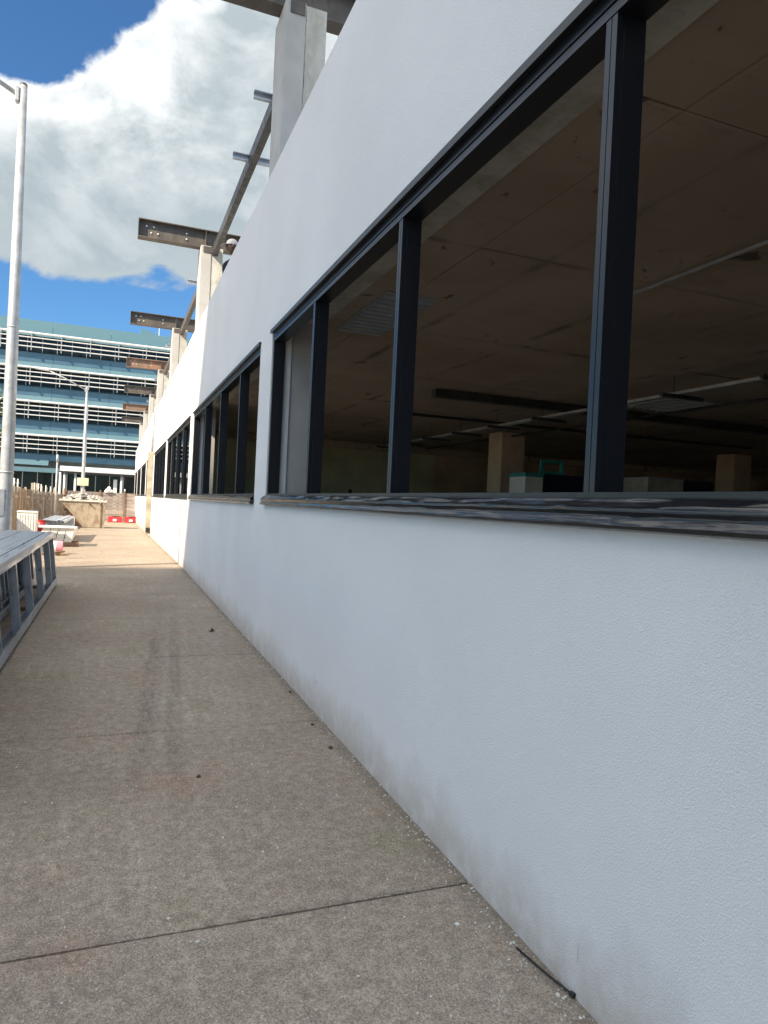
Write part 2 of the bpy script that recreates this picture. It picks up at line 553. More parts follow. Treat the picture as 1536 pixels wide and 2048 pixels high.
M['skip'] = mat_rust('worn_skip_paint', (0.42, 0.355, 0.27), (0.27, 0.205, 0.145), 0.65, (0.42, 0.62))
M['rubble'] = mat_rust('broken_plaster', (0.44, 0.42, 0.39), (0.26, 0.25, 0.24), 0.9)
M['ply'] = simple('weathered_plywood', (0.30, 0.21, 0.14), 0.85, 0, 0.30, 2.2, 0.2, 30, (1, 1, 0.3), perobj=0.35)
M['greyboard'] = simple('grey_timber_board', (0.30, 0.255, 0.225), 0.85, 0, 0.25, 3.0, 0.2, 30, (0.3, 1, 1), perobj=0.28)
M['batten'] = simple('pale_batten', (0.44, 0.36, 0.26), 0.85, 0, 0.2, 6)
M['white_paint'] = simple('white_paint', (0.80, 0.80, 0.78), 0.5, 0, 0.05, 3)
M['bark'] = simple('bark', (0.10, 0.075, 0.055), 0.9, 0, 0.4, 8, 0.5, 30)


# ================================================================== ground
def ground_sheet():
    m = MB()
    ys = [-900, -200, -60, 0, 16, 30, 45, 60, 70, 130, 300, 1000, 2500]
    xs = [-2500, -600, -120, -30, 0, 30, 120, 600, 2500]
    for yy in ys:
        for xx in xs:
            m.v.append((xx, yy, g(yy) - 0.06))
    n = len(xs)
    for i in range(len(ys) - 1):
        for j in range(n - 1):
            m.f.append((i * n + j, i * n + j + 1, (i + 1) * n + j + 1, (i + 1) * n + j))
    return m


tag(ground_sheet().build('ground', M['asphalt']), kind='structure')

pav = bpy.data.objects.new('pavement', None)
COL.objects.link(pav)
tag(pav, kind='structure')
J0, JS = 2.458, 2.155
yk = [J0 + JS * k for k in range(-4, 27)]
for i in range(len(yk) - 1):
    a, b_ = yk[i] + 0.005, yk[i + 1] - 0.005
    m = MB()
    x0, x1 = -5.2, 1.43
    NX = 26
    rr = random.Random(i * 3 + 1)
    # ragged arris along the joint: the edge wanders a few millimetres
    top = []
    ysub = [a, a + 0.012, b_ - 0.012, b_]
    if a < 16 < b_:
        ysub = [a, a + 0.012, 16.0, b_ - 0.012, b_]
    for q, yy in enumerate(ysub):
        for k in range(NX + 1):
            xx = x0 + (x1 - x0) * k / NX
            jit = 0.0
            dz = 0.0
            if q in (0, len(ysub) - 1):
                jit = (rr.random() - 0.5) * 0.005 + 0.004 * mnoise.noise(Vector((xx * 3, yy, i)))
                dz = -0.006
            top.append((xx, yy + jit, g(yy) + dz))
    nq = len(ysub)
    m.v += top
    W_ = NX + 1
    for q in range(nq - 1):
        for k in range(NX):
            m.f.append((q * W_ + k, q * W_ + k + 1, (q + 1) * W_ + k + 1, (q + 1) * W_ + k))
    for q, s in ((0, 1), (nq - 1, -1)):
        bidx = len(m.v)
        m.v += [(p[0], p[1], p[2] - 0.04) for p in top[q * W_:(q + 1) * W_]]
        for k in range(NX):
            m.f.append((q * W_ + k, bidx + k, bidx + k + 1, q * W_ + k + 1))
    m.build('slab', M['paving'], pav)

# ================================================================== the office building
WX = 1.40
bld = thing('office_building', 'long grey rendered office building with black framed strip windows and roof columns, on the right', 'building', (1.4, 0, 0))
bld.location = (0, 0, 0)
PIL = [(-0.40, 0.10)] + [(6.90 + 7.45 * k, 7.50 + 7.45 * k) for k in range(7)]   # rendered piers
Y_END = 58.6
SILL, HEAD, PAR = 1.47, 3.21, 4.97
ZLOW = -0.9
# lower and upper wall panels, with recessed joints between them
LJ = [-6.0, 7.68, 16.3, 23.3, 30.2, 37.7, 45.2, Y_END]
UJ = [-6.0, 16.3, 30.2, 45.2, Y_END]
for a, b_ in zip(LJ[:-1], LJ[1:]):
    gp = 0.0015 if a == 7.68 else 0.011
    gq = 0.0015 if b_ == 7.68 else 0.011
    MB().box(WX, a + gp, ZLOW, WX + 0.2, b_ - gq, SILL).build('wall_panel', M['wall'], bld)
for a, b_ in zip(UJ[:-1], UJ[1:]):
    MB().box(WX, a + 0.011, HEAD, WX + 0.2, b_ - 0.011, PAR).build('wall_panel', M['wall'], bld)
for a, b_ in PIL + [(Y_END - 0.5, Y_END)]:
    MB().box(WX, a, SILL, WX + 0.2, b_, HEAD).build('pier', M['wall'], bld)
MB().box(WX + 0.03, -5.9, ZLOW, WX + 0.17, Y_END - 0.1, SILL - 0.02).build('wall_core', M['black'], bld)
MB().box(WX + 0.03, -5.9, HEAD + 0.02, WX + 0.17, Y_END - 0.1, PAR - 0.02).build('wall_core', M['black'], bld)

# windows
for wi in range(8):
    ya = PIL[wi][1]
    yb = PIL[wi + 1][0] if wi < 7 else Y_END - 0.5
    if yb - ya < 1.0:
        continue
    wn = bpy.data.objects.new('window', None)
    COL.objects.link(wn)
    wn.parent = bld
    X0 = WX + 0.012
    # head: flashing lip, two grooved faces, deep body
    h = MB()
    h.box(WX - 0.022, ya - 0.02, HEAD - 0.022, WX + 0.03, yb + 0.02, HEAD + 0.004)
    h.box(WX - 0.022, ya - 0.02, HEAD - 0.034, WX - 0.017, yb + 0.02, HEAD - 0.022)
    h.build('flashing', M['flash'], wn)
    h = MB()
    h.box(X0 - 0.003, ya, HEAD - 0.072, X0 + 0.06, yb, HEAD - 0.024)
    h.box(X0 + 0.012, ya, HEAD - 0.080, X0 + 0.06, yb, HEAD - 0.072)
    h.box(X0 - 0.001, ya, HEAD - 0.112, X0 + 0.113, yb, HEAD - 0.080)
    h.build('head_frame', M['frame'], wn)
    s = MB()
    s.box(X0 - 0.008, ya, SILL + 0.060, X0 + 0.115, yb, SILL + 0.108)
    s.box(X0 - 0.004, ya, SILL + 0.045, X0 + 0.115, yb, SILL + 0.060)
    s.box(WX - 0.03, ya, SILL + 0.002, X0 + 0.10, yb, SILL + 0.044)
    s.build('sill', M['flash'], wn)
    for (q0, q1) in ((ya, ya + 0.045), (yb - 0.045, yb)):
        MB().box(X0, q0, SILL + 0.108, X0 + 0.113, q1, HEAD - 0.112).build('jamb', M['frame'], wn)
    if wi == 0:
        mul = [1.835, 3.585, 5.375]
    elif wi == 1:
        mul = [8.87, 10.60, 12.45]
    else:
        mul = [ya + (yb - ya) * q / 4 for q in (1, 2, 3)]
    for q in mul:
        mm = MB()
        mm.box(X0 + 0.002, q - 0.027, SILL + 0.108, X0 + 0.022, q - 0.002, HEAD - 0.112)
        mm.box(X0 + 0.002, q + 0.002, SILL + 0.108, X0 + 0.022, q + 0.027, HEAD - 0.112)
        mm.box(X0 + 0.022, q - 0.021, SILL + 0.108, X0 + 0.034, q + 0.021, HEAD - 0.112)
        mm.box(X0 + 0.034, q - 0.026, SILL + 0.108, X0 + 0.116, q + 0.026, HEAD - 0.112)
        mm.build('mullion', M['frame'], wn)
    if wi >= 2:
        ed = [ya + 0.045] + mul + [yb - 0.045]
        for q in range(len(ed) - 1):
            MB().box(X0 + 0.055, ed[q] + 0.02, SILL + 0.11, X0 + 0.063, ed[q + 1] - 0.02, HEAD - 0.115).build('pane', M['pane'], wn)

# structural columns standing up through the parapet, and the steel on them
for k in range(7):
    y0 = 7.0 + 7.45 * k
    c = bpy.data.objects.new('column', None)
    COL.objects.link(c)
    c.parent = bld
    MB().box(WX + 0.12, y0 - 0.07, -0.2, 1.835, y0 + 0.5, 3.42).build('lower_shaft', M['column_render'], c)
    # upper shaft: painted outer half and bare concrete inner half with a broken joint between them
    MB().box(WX + 0.003, y0, 3.9, 1.615, y0 + 0.52, 6.60).build('upper_shaft', M['column_render'], c, bevel=0.008)
    m = MB()
    nz = 40
    rr = random.Random(k)
    lft = []
    for i in range(nz + 1):
        z = 3.9 + (6.585 - 3.9) * i / nz
        lft.append((1.617 + 0.006 * rr.random(), z))
    wd = 1.835 if k != 1 else 1.84
    for i in range(nz):
        (xa, za), (xb, zb) = lft[i], lft[i + 1]
        ya = y0 + 0.012 + rr.random() * 0.004
        m.raw([(xa, ya, za), (wd, ya, za), (wd, ya, zb), (xb, ya, zb)], [(0, 1, 2, 3)])
    m.box(1.63, y0 + 0.017, 3.9, wd, y0 + 0.50, 6.585)
    m.build('concrete_core', M['column_raw'], c)
    # bearing pocket at the head
    MB().box(WX + 0.05, y0 - 0.012, 6.46, 1.60, y0 + 0.02, 6.585).build('bearing_pad', M['steel'], c)
    # I-beam across the wall: flanges, web, end plate, stiffeners, bright discs painted as sky showing through bolt holes
    sb = bpy.data.objects.new('steel_beam', None)
    COL.objects.link(sb)
    sb.parent = bld
    yc = y0 + 0.24
    xa, xb = 0.215, 3.3
    z0, z1 = 6.605, 6.97
    mt = M['steel_rust'] if k in (3, 5) else M['steel']
    MB().box(xa, yc - 0.1, z1 - 0.018, xb, yc + 0.1, z1).build('top_flange', mt, sb)
    MB().box(xa, yc - 0.1, z0, xb, yc + 0.1, z0 + 0.018).build('bottom_flange', mt, sb)
    MB().box(xa, yc - 0.006, z0 + 0.018, xb, yc + 0.006, z1 - 0.018).build('web', mt, sb)
    MB().box(xa - 0.012, yc - 0.1, z0, xa, yc + 0.1, z1).build('end_plate', mt, sb)
    MB().box(WX + 0.10, yc - 0.095, z0 + 0.018, WX + 0.112, yc + 0.095, z1 - 0.018).build('stiffener', mt, sb)
    if k < 4:
        for (bx, bz) in ((0.36, 0.25), (0.50, 0.25), (0.45, 0.13), (0.58, 0.13), (1.13, 0.24), (1.13, 0.13)):
            bt = MB()
            bt.tube([(bx, yc - 0.022, z0 + bz), (bx, yc + 0.0, z0 + bz)], 0.017, 8)
            bt.build('hole_disc', M['hole_disc'], sb)
    # edge rail running from column to column
    if k < 6:
        rl = bpy.data.objects.new('edge_rail', None)
        COL.objects.link(rl)
        rl.parent = bld
        y1 = y0 + 7.45
        q = MB()
        q.box(1.63, y0 + 0.5, 6.42, 1.645, y1 + 0.06, 6.60)
        q.box(1.645, y0 + 0.5, 6.585, 1.73, y1 + 0.06, 6.60)
        q.box(1.645, y0 + 0.5, 6.42, 1.73, y1 + 0.06, 6.435)
        q.build('channel', M['steel_dark'] if k == 0 else M['steel'], rl)
        for yy, xs_ in (((y0 + 1.70, 1.40), (y0 + 3.36, 1.40)) if k == 0 else ((y0 + 2.4, 1.36),)):
            st_ = MB()
            st_.box(xs_, yy, 6.50, 2.4, yy + 0.05, 6.512)
            st_.box(xs_, yy, 6.585, 2.4, yy + 0.05, 6.597)
            st_.box(xs_, yy + 0.05, 6.50, 2.4, yy + 0.058, 6.597)
            st_.build('purlin', M['galv_dull'], rl)
        MB().box(1.76, y1 - 0.35, 6.60, 1.80, y1 - 0.30, 7.0).build('cleat', M['steel_dark'], rl)

# roof deck, ceiling and room inside
MB().box(1.60, -6, 3.62, 32, Y_END - 0.2, 4.30).build('roof_slab', M['column_raw'], bld)
# soffit cast against sheets of formwork: one panel per sheet, seams recessed
zc = 3.40
xs = [1.905, 2.38, 2.95, 4.15, 5.35, 6.55, 7.75, 8.95, 10.15, 11.35, 12.55, 13.75, 16.15, 19.75, 24.0, 31.8]
ysq = [-5.5, -1.9, 0.5, 2.53, 4.45, 6.85, 9.25, 11.65, 14.05, 16.45, 19.7]
for i in range(len(xs) - 1):
    for j in range(len(ysq) - 1):
        dz = random.uniform(-0.003, 0.003)
        MB().box(xs[i] + (0.005 if xs[i] < 4 else 0.002), ysq[j] + 0.005, zc + dz, xs[i + 1] - (0.005 if xs[i + 1] < 4.2 else 0.002), ysq[j + 1] - 0.005, zc + 0.1).build('soffit_panel', M['ceiling'], bld)
MB().box(1.91, -5.5, zc + 0.11, 31.8, 40, zc + 0.2).build('soffit_backing', M['black'], bld)
MB().box(2.1, 20.0, zc, 31.8, Y_END - 0.3, zc + 0.1).build('soffit_panel', M['ceiling'], bld)
MB().box(1.60, -5.5, 3.33, 1.90, Y_END - 0.3, 3.60).build('edge_beam', M['column_raw'], bld)
# shallow opening with corrugated steel above the near pier
for q in range(11):
    MB().box(2.16, 5.75 + q * 0.13, zc - 0.035, 2.62, 5.84 + q * 0.13, zc - 0.010).build('decking_rib', M['galv_dull'], bld)
MB().box(2.14, 5.70, zc - 0.012, 2.64, 7.20, zc - 0.004).build('decking', M['pole'], bld)
MB().box(1.61, -5.5, -0.3, 31.8, Y_END - 0.3, -0.02).build('floor', M['int_floor'], bld)
MB().box(1.62, 19.72, -0.02, 9.3, 19.9, 3.39).build('partition', M['interior_wall'], bld)
MB().box(9.3, 19.74, -0.02, 31.8, 19.92, 3.39).build('partition', M['interior_brown'], bld)
MB().box(1.62, 19.45, 3.20, 31.8, 19.72, 3.385).build('downstand_beam', M['ceiling'], bld)
# rear wall with low openings
m = MB()
m.box(31.8, -6, -0.3, 32.0, Y_END - 0.3, 1.55)
m.box(31.8, -6, 2.25, 32.0, Y_END - 0.3, 4.3)
for q in range(9):
    yy = -6 + q * 3.2
    m.box(31.8, yy, 1.55, 32.0, yy + 2.1, 2.25)
m.box(31.8, 22, 1.55, 32.0, Y_END - 0.3, 2.25)
m.build('rear_wall', M['interior_brown'], bld)
MB().box(1.6, -6.2, -0.9, 32, -6.0, 4.97).build('end_wall', M['wall'], bld)
MB().box(1.601, Y_END - 0.2, -0.9, 32, Y_END - 0.001, 4.96).build('end_wall', M['wall'], bld)
for cx in (8.35, 15.6, 22.9):
    for yy in (6.6, 14.1):
        if yy > 8 or cx > 10:
            MB().box(cx, yy, -0.02, cx + 0.62, yy + 0.62, 3.39).build('interior_column', M['interior_col'], bld, bevel=0.01)
# services under the soffit
MB().tube([(3.92, -3, 3.36), (3.92, 2.0, 3.36), (3.92, 4.72, 3.36)], 0.016, 8).build('conduit', M['pole'], bld, smooth=True)
tr_ = bpy.data.objects.new('cable_tray', None)
COL.objects.link(tr_)
tr_.parent = bld
q = MB()
q.box(6.82, 2.0, 3.16, 6.830, 18.6, 3.20)
q.box(6.93, 2.0, 3.16, 6.940, 18.6, 3.20)
q.box(6.830, 2.0, 3.16, 6.93, 18.6, 3.166)
q.build('tray', M['pole'], tr_)
for k in range(11):
    yy = 2.6 + k * 1.5
    MB().box(6.55, yy, 3.11, 7.25, yy + 0.05, 3.155).build('bracket', M['steel_dark'], tr_)
    MB().tube([(6.76, yy + 0.025, 3.1), (6.76, yy + 0.025, 3.4)], 0.006, 6).build('hanger', M['steel_dark'], tr_)
MB().box(4.6, 9.85, 3.27, 14.0, 10.0, 3.385).build('downstand_strip', M['steel_dark'], bld)
MB().tube([(8.6, -2, 3.3), (8.6, 18.9, 3.3)], 0.022, 8).build('conduit', M['steel_dark'], bld)
MB().tube([(5.2, 12.4, 3.33), (14.2, 12.4, 3.33)], 0.03, 8).build('pipe', M['steel_dark'], bld)
vg = bpy.data.objects.new('vent_grille', None)
COL.objects.link(vg)
vg.parent = bld
for k in range(9):
    MB().box(7.75 + k * 0.14, 8.2, 3.34, 7.80 + k * 0.14, 9.3, 3.375).build('slat', M['galv_dull'], vg)
# timber-lined opening with pipe stubs on the partition
MB().box(5.35, 16.2, -0.02, 5.42, 16.27, 1.9).build('pipe_stub', M['black'], bld)
# rainwater downpipe on the far facade
dp = bpy.data.objects.new('downpipe', None)
COL.objects.link(dp)
dp.parent = bld
MB().box(1.19, 29.85, -0.05, 1.397, 30.12, 3.30).build('casing', simple('cream_casing', (0.36, 0.32, 0.245), 0.7), dp, bevel=0.01)
MB().tube([(1.34, 29.98, 3.30), (1.34, 29.98, 4.90)], 0.05, 10).build('pipe', M['pole'], dp, smooth=True)
MB().box(1.21, 29.80, 0.02, 1.36, 29.86, 0.20).build('outlet', M['black'], dp)


# black protective film wrapped over the sill of the near window
def film(ya, yb, step, amp, seed):
    key = [(1.404, 1.562), (1.398, 1.560), (1.390, 1.553), (1.362, 1.528), (1.3585, 1.524), (1.3645, 1.502), (1.364, 1.499), (1.353, 1.480), (1.352, 1.476), (1.358, 1.467), (1.397, 1.461)]
    prof = []
    for (xa_, za_), (xb_, zb_) in zip(key[:-1], key[1:]):
        prof += [(xa_ + (xb_ - xa_) * u / 3, za_ + (zb_ - za_) * u / 3) for u in range(3)]
    prof.append(key[-1])
    m = MB()
    n = int((yb - ya) / step)
    for i in range(n + 1):
        y = ya + (yb - ya) * i / n
        for j, (x, z) in enumerate(prof):
            u = Vector((seed + y * 1.1, j * 0.30 + y * 0.25, 3.1))
            u2 = Vector((seed + y * 4.0, j * 0.9 + y * 1.1, 9.1))
            r1 = (1 - abs(mnoise.noise(u)) * 2) ** 3 + 0.5 * (1 - abs(mnoise.noise(u * 2.3)) * 2) ** 3
            a = amp * (0.85 * r1 + 0.12 * mnoise.noise(u2))
            k = 1.0 if 5 <= j <= 10 else (0.75 if 18 <= j <= 23 else 0.30)
            m.v.append((x - a * k, y, z + a * 0.55 * k))
    w_ = len(prof)
    for i in range(n):
        for j in range(w_ - 1):
            m.f.append((i * w_ + j, i * w_ + j + 1, (i + 1) * w_ + j + 1, (i + 1) * w_ + j))
    return m


mf, t, b, co = mat('black_plastic_film', (0.012, 0.013, 0.016), 0.2, 0, 0.5)
n = t.noise(t.scalevec(co, (3, 1.0, 6)), 5.0, 8.0, 0.62, 0.5)
t.put(b.inputs['Roughness'], t.step(n, 0.35, 0.65, 0.10, 0.20))
c_ = t.mix(t.step(t.noise(t.scalevec(co, (1, 0.4, 1)), 3.0, 7.0), 0.42, 0.62), (0.010, 0.011, 0.014), (0.020, 0.020, 0.021))
t.put(b.inputs['Base Color'], c_)
bump(t, b, t.noise(t.scalevec(co, (4, 0.9, 9)), 9.0, 2.0, 0.5, 0.8), 0.10, 0.01)
tag(film(0.10, 6.93, 0.012, 0.0050, 1.0).build('sill_wrap', mf, smooth=True),
    'shiny crumpled black plastic film wrapped over the sill of the nearest wide window', 'plastic film', 'plastic films over window sills')
tag(film(7.50, 14.36, 0.04, 0.004, 40.0).build('sill_wrap', mf, smooth=True),
    'dull black plastic film on the sill of the second window, left of the nearest pier', 'plastic film', 'plastic films over window sills')

# ================================================================== neighbouring tower (out of frame to the left: it shades the near pavement)
tw = thing('neighbour_tower', 'tall concrete office tower standing across the street behind the viewer', 'tower', (0, 0, 0))
s_ = 50.0
e0 = Vector((1.4, 15.35, 0)) - s_ * Vector((1, 0.54, -0.887))
dx_ = Vector((1, 0.10, 0))
pA = e0 + dx_ * 9.0
pB = e0 - dx_ * 4.0
zt = e0.z
nv = Vector((0.10, -1, 0)).normalized() * 20
ft = [Vector((p.x, p.y, -0.2)) for p in (pB + nv, pA + nv, pA, pB)]
tp = [Vector((p.x, p.y, zt)) for p in ft]
MB().hexa(ft + tp).build('facade', simple('tower_concrete', (0.42, 0.41, 0.39), 0.8), tw)
for k in range(11):
    zz = 2.0 + k * 3.9
    m = MB()
    for (p, q_) in ((ft[1], ft[2]), (ft[2], ft[3])):
        dr = (q_ - p).normalized()
        nn = Vector((dr.y, -dr.x, 0)) * 0.05
        L = (q_ - p).length
        a, b2 = p + dr * 1.0 + nn, p + dr * (L - 1.0) + nn
        m.hexa([(a.x, a.y, zz), (b2.x, b2.y, zz), (b2.x - nn.x, b2.y - nn.y, zz), (a.x - nn.x, a.y - nn.y, zz),
                (a.x, a.y, zz + 1.7), (b2.x, b2.y, zz + 1.7), (b2.x - nn.x, b2.y - nn.y, zz + 1.7), (a.x - nn.x, a.y - nn.y, zz + 1.7)])
    m.build('window', M['frame'], tw)


# ================================================================== street lamps
def lamp(x, y, h, label, arm_dir, sign=False, clip=True):
    z0 = g(y)
    t_ = thing('street_lamp', label, 'street lamp', (x, y, z0), 'street lamps along the fence')
    MB().tube([(0, 0, 0), (0, 0, 0.3), (0, 0, h * 0.5), (0, 0, h)], [0.125, 0.123, 0.10, 0.066], 20).build('pole', M['pole'], t_, smooth=True)
    MB().tube([(0, 0, h - 0.002), (0, 0, h + 0.03)], [0.070, 0.062], 16).build('pole_cap', M['steel_dark'], t_)
    MB().tube([(0, 0, 0), (0, 0, 0.03)], 0.2, 16).build('base_plate', M['pole'], t_)
    ax, az = arm_dir
    p0 = Vector((-0.10, 0, h - 0.18))
    p1 = p0 + Vector((ax, 0, az))
    MB().tube([p0, p0 + (p1 - p0) * 0.5 + Vector((0, 0, 0.05)), p1], [0.042, 0.038, 0.032], 12).build('arm', M['pole'], t_, smooth=True)
    cl = MB()
    cl.box(-0.125, -0.075, h - 0.33, -0.055, 0.075, h - 0.06)
    cl.build('bracket', M['pole'], t_, bevel=0.012)
    hd = MB()
    hd.hexa([p1 + Vector(v) for v in ((0.05, -0.09, -0.06), (-0.75, -0.13, 0.0), (-0.75, 0.13, 0.0), (0.05, 0.09, -0.06),
                                      (0.05, -0.06, 0.05), (-0.65, -0.09, 0.13), (-0.65, 0.09, 0.13), (0.05, 0.06, 0.05))])
    hd.build('lantern', M['pole'], t_, bevel=0.02)
    MB().box(-0.112, -0.132, 1.0, 0.0, -0.09, 1.5).build('access_door', M['pole'], t_, bevel=0.008)
    for k, zz in enumerate((h * 0.5, h * 0.2)):
        MB().tube([(0, 0, zz), (0, 0, zz + 0.03)], [0.104 + 0.018 * k, 0.104 + 0.018 * k], 18).build('collar', M['pole'], t_, smooth=True)
    if sign:
        MB().box(-0.34, -0.19, 2.35, 0.34, -0.13, 2.85).build('notice', simple('cream_notice', (0.70, 0.60, 0.42), 0.6), t_, bevel=0.01)
    return t_


lamp(-1.90, 14.6, 9.0, 'tall grey lamp post in the foreground left, cut by the frame edge', (-1.6, 0.72))
lamp(-1.98, 49.0, 8.75, 'thinner far lamp post with cream notice, rising behind the rubble skip', (-2.2, 1.0), sign=True)

# ================================================================== the bundles of steel wall frames
def wall_frame(y0, y1, hgt, studs, noggins=(), bent=0.0):
    """one galvanised stud frame lying on its long edge; local origin at its outer lower edge"""
    parts = []
    D = 0.086
    b0 = MB()
    b0.box(-D, y0, 0.0, 0.0, y1, 0.0025)
    b0.box(-0.0025, y0, 0.0025, 0.0, y1, 0.095)
    b0.box(-D, y0, 0.0025, -D + 0.0025, y1, 0.095)
    parts.append(('bottom_track', b0))
    tt = MB()
    NS = 14
    for i in range(NS):
        ya, yb = y0 + (y1 - y0) * i / NS, y0 + (y1 - y0) * (i + 1) / NS
        za = hgt + bent * math.sin(i * 1.7) * 0.004
        zb = hgt + bent * math.sin((i + 1) * 1.7) * 0.004
        tt.hexa([(-D, ya, za - 0.0025), (0, ya, za - 0.0025), (0, yb, zb - 0.0025), (-D, yb, zb - 0.0025),
                 (-D, ya, za), (0, ya, za), (0, yb, zb), (-D, yb, zb)])
    tt.box(-0.0025, y0, hgt - 0.075, 0.0, y1, hgt - 0.003)
    tt.box(-D, y0, hgt - 0.075, -D + 0.0025, y1, hgt - 0.003)
    parts.append(('top_track', tt))
    for s in studs:
        m = MB()
        m.box(-D + 0.004, s, 0.003, -0.004, s + 0.002, hgt - 0.004)
        m.box(-0.006, s + 0.002, 0.003, -0.0035, s + 0.045, hgt - 0.004)
        m.box(-0.006 - 0.010, s + 0.043, 0.003, -0.006, s + 0.045, hgt - 0.004)
        m.box(-D + 0.0035, s + 0.002, 0.003, -D + 0.006, s + 0.045, hgt - 0.004)
        parts.append(('stud', m))
    for (ya, yb, z) in noggins:
        parts.append(('noggin', MB().box(-D + 0.01, ya, z, -0.01, yb, z + 0.075)))
    return parts


def place_frame(parts, loc, lean, label, grp, mt):
    t_ = thing('wall_frame', label, 'steel frame', loc, grp, (0, lean, 0))
    for nm, m in parts:
        m.build(nm, mt, t_)
    return t_


GF = 'steel wall frames lying in the front bundle'
base_studs = [3.6, 4.05, 5.25, 6.45, 7.70, 8.86, 10.13, 11.33, 12.12]
rr = random.Random(3)
for i in range(13):
    y1 = 12.17 - (0.0 if i == 0 else rr.uniform(0.0, 0.10) + i * 0.012)
    if i == 0:
        st = base_studs
    else:
        o_ = rr.uniform(-0.45, 0.45)
        st = [s + o_ for s in base_studs if s + o_ < y1 - 0.06 and s + o_ > 3.5] + [y1 - 0.05]
    nog = [(7.75, 8.86, 0.27)] if i == 1 else ([(6.5, 7.7, 0.55), (10.2, 11.3, 0.35)] if i in (3, 4) else [])
    pr = wall_frame(3.5, y1, 0.80 + (0 if i == 0 else rr.uniform(-0.03, 0.004)), st, nog, 1.0)
    if i == 0:
        lb = 'outermost galvanised steel stud frame of the front bundle, its open side facing the path'
    elif i == 12:
        lb = 'galvanised steel frame at the far left edge of the front bundle, beside the lamp post'
    else:
        lb = 'galvanised steel stud frame packed on edge behind the outermost frame of the front bundle'
    place_frame(pr, (-0.805 - i * 0.086 - (0.22 if i else 0.0), 0, 0.045), R(-6.4 + rr.uniform(-0.3, 0.3) * (i > 0)), lb, GF, M['galv'])
for k in range(12):
    xk = -0.935 - k * 0.108
    ya_ = 3.4 + rr.uniform(0, 0.5)
    yb_ = 12.12 - rr.uniform(0.0, 0.22) - k * 0.01
    m = MB()
    sk_ = rr.uniform(-0.02, 0.02)
    zt_k = 0.862 + (k % 3) * 0.004
    for (xa_, xb_, za_, zb_) in ((-0.052, 0.052, 0.0, 0.003), (-0.052, -0.0495, -0.045, 0.0), (0.0495, 0.052, -0.045, 0.0)):
        m.hexa([(xk + xa_, ya_, zt_k + za_), (xk + xb_, ya_, zt_k + za_), (xk + sk_ + xb_, yb_, zt_k + za_), (xk + sk_ + xa_, yb_, zt_k + za_),
                (xk + xa_, ya_, zt_k + zb_), (xk + xb_, ya_, zt_k + zb_), (xk + sk_ + xb_, yb_, zt_k + zb_), (xk + sk_ + xa_, yb_, zt_k + zb_)])
    tag(m.build('steel_track', M['galv']), 'long galvanised steel track laid face down along the top of the front bundle', 'steel track', 'steel tracks on top of the front bundle')
for k, (yy, pl) in enumerate(((4.3, 'near end'), (6.9, 'near half'), (9.6, 'far half'), (11.8, 'far end'))):
    tag(MB().box(-2.25, yy, 0.003, -0.90, yy + 0.09, 0.044).build('timber_bearer', M['timber']),
        'timber bearer under the %s of the front bundle of steel frames' % pl, 'timber', 'bearers under the front bundle')

GF2 = 'steel wall frames in the second bundle'
for i in range(6):
    pr = wall_frame(24.0, 29.6 - 0.15 * i, 0.74 + rr.uniform(-0.02, 0.02), [24.2 + 0.62 * q for q in range(9 if i < 2 else 8)], [], 1.0)
    lb = 'white-grey steel frame on the path side of the second bundle, before the skip' if i == 0 else \
        'steel frame packed in the second bundle between the white cabinet and the skip'
    tf = place_frame(pr, (-1.42 - i * 0.11, 0, -0.14), R(-3.0), lb, GF2, M['galv_dull'])
    if i == 0:
        for q in range(3):
            ya = 26.7 + q * 0.62 * 2
            MB().beam((-0.002, ya, 0.08), (-0.002, ya + 0.6, 0.66), 0.02, 0.04).build('brace', M['galv_dull'], tf)

# ================================================================== white blocks, timbers, pink roll, cabinet
GB = 'white blocks in the low stack by the second bundle'
bl = bpy.data.meshes.new('block')
proto = MB().box(-0.1, -0.3, -0.05, 0.1, 0.3, 0.05).build('block', M['block'], bevel=0.006)
first = True
yB, xB = 22.0, -1.075
for lay in range(4):
    for ix in range(4):
        for iy in range(2):
            o = proto if first else proto.copy()
            if not first:
                COL.objects.link(o)
            first = False
            sh = 0.05 * (lay - 1)
            o.location = (xB - 0.13 - ix * 0.215 + rr.uniform(-0.012, 0.012) + sh * 0.6, yB + 0.3 + iy * 0.63 + rr.uniform(-0.02, 0.02), g(22) + 0.165 + lay * 0.1025)
            o.rotation_euler = (0, 0, rr.uniform(-0.03, 0.03))
            row = ('bottom', 'second', 'third', 'top')[lay]
            tag(o, 'white block in the %s row of the stack, %s, %s end' % (row, ('on the path side', 'second from the path', 'third from the path', 'on the fence side')[ix], ('near', 'far')[iy]), 'block', GB)
tag(MB().box(-2.0, 21.95, g(22) + 0.526, -1.06, 22.1, g(22) + 0.59).build('white_plank', M['white_paint'], bevel=0.004),
    'white painted plank laid on top of the block stack', 'plank')
for k, (xa, xb, yy) in enumerate(((-1.95, -0.92, 21.85), (-1.95, -0.97, 22.75))):
    tag(MB().box(xa, yy, g(22) + 0.002, xb, yy + 0.16, g(22) + 0.11).build('timber_bearer', M['timber'], bevel=0.005),
        ('brown timber sticking out under the near side of the white blocks', 'brown timber under the back of the white blocks')[k], 'timber', 'bearers under the blocks')

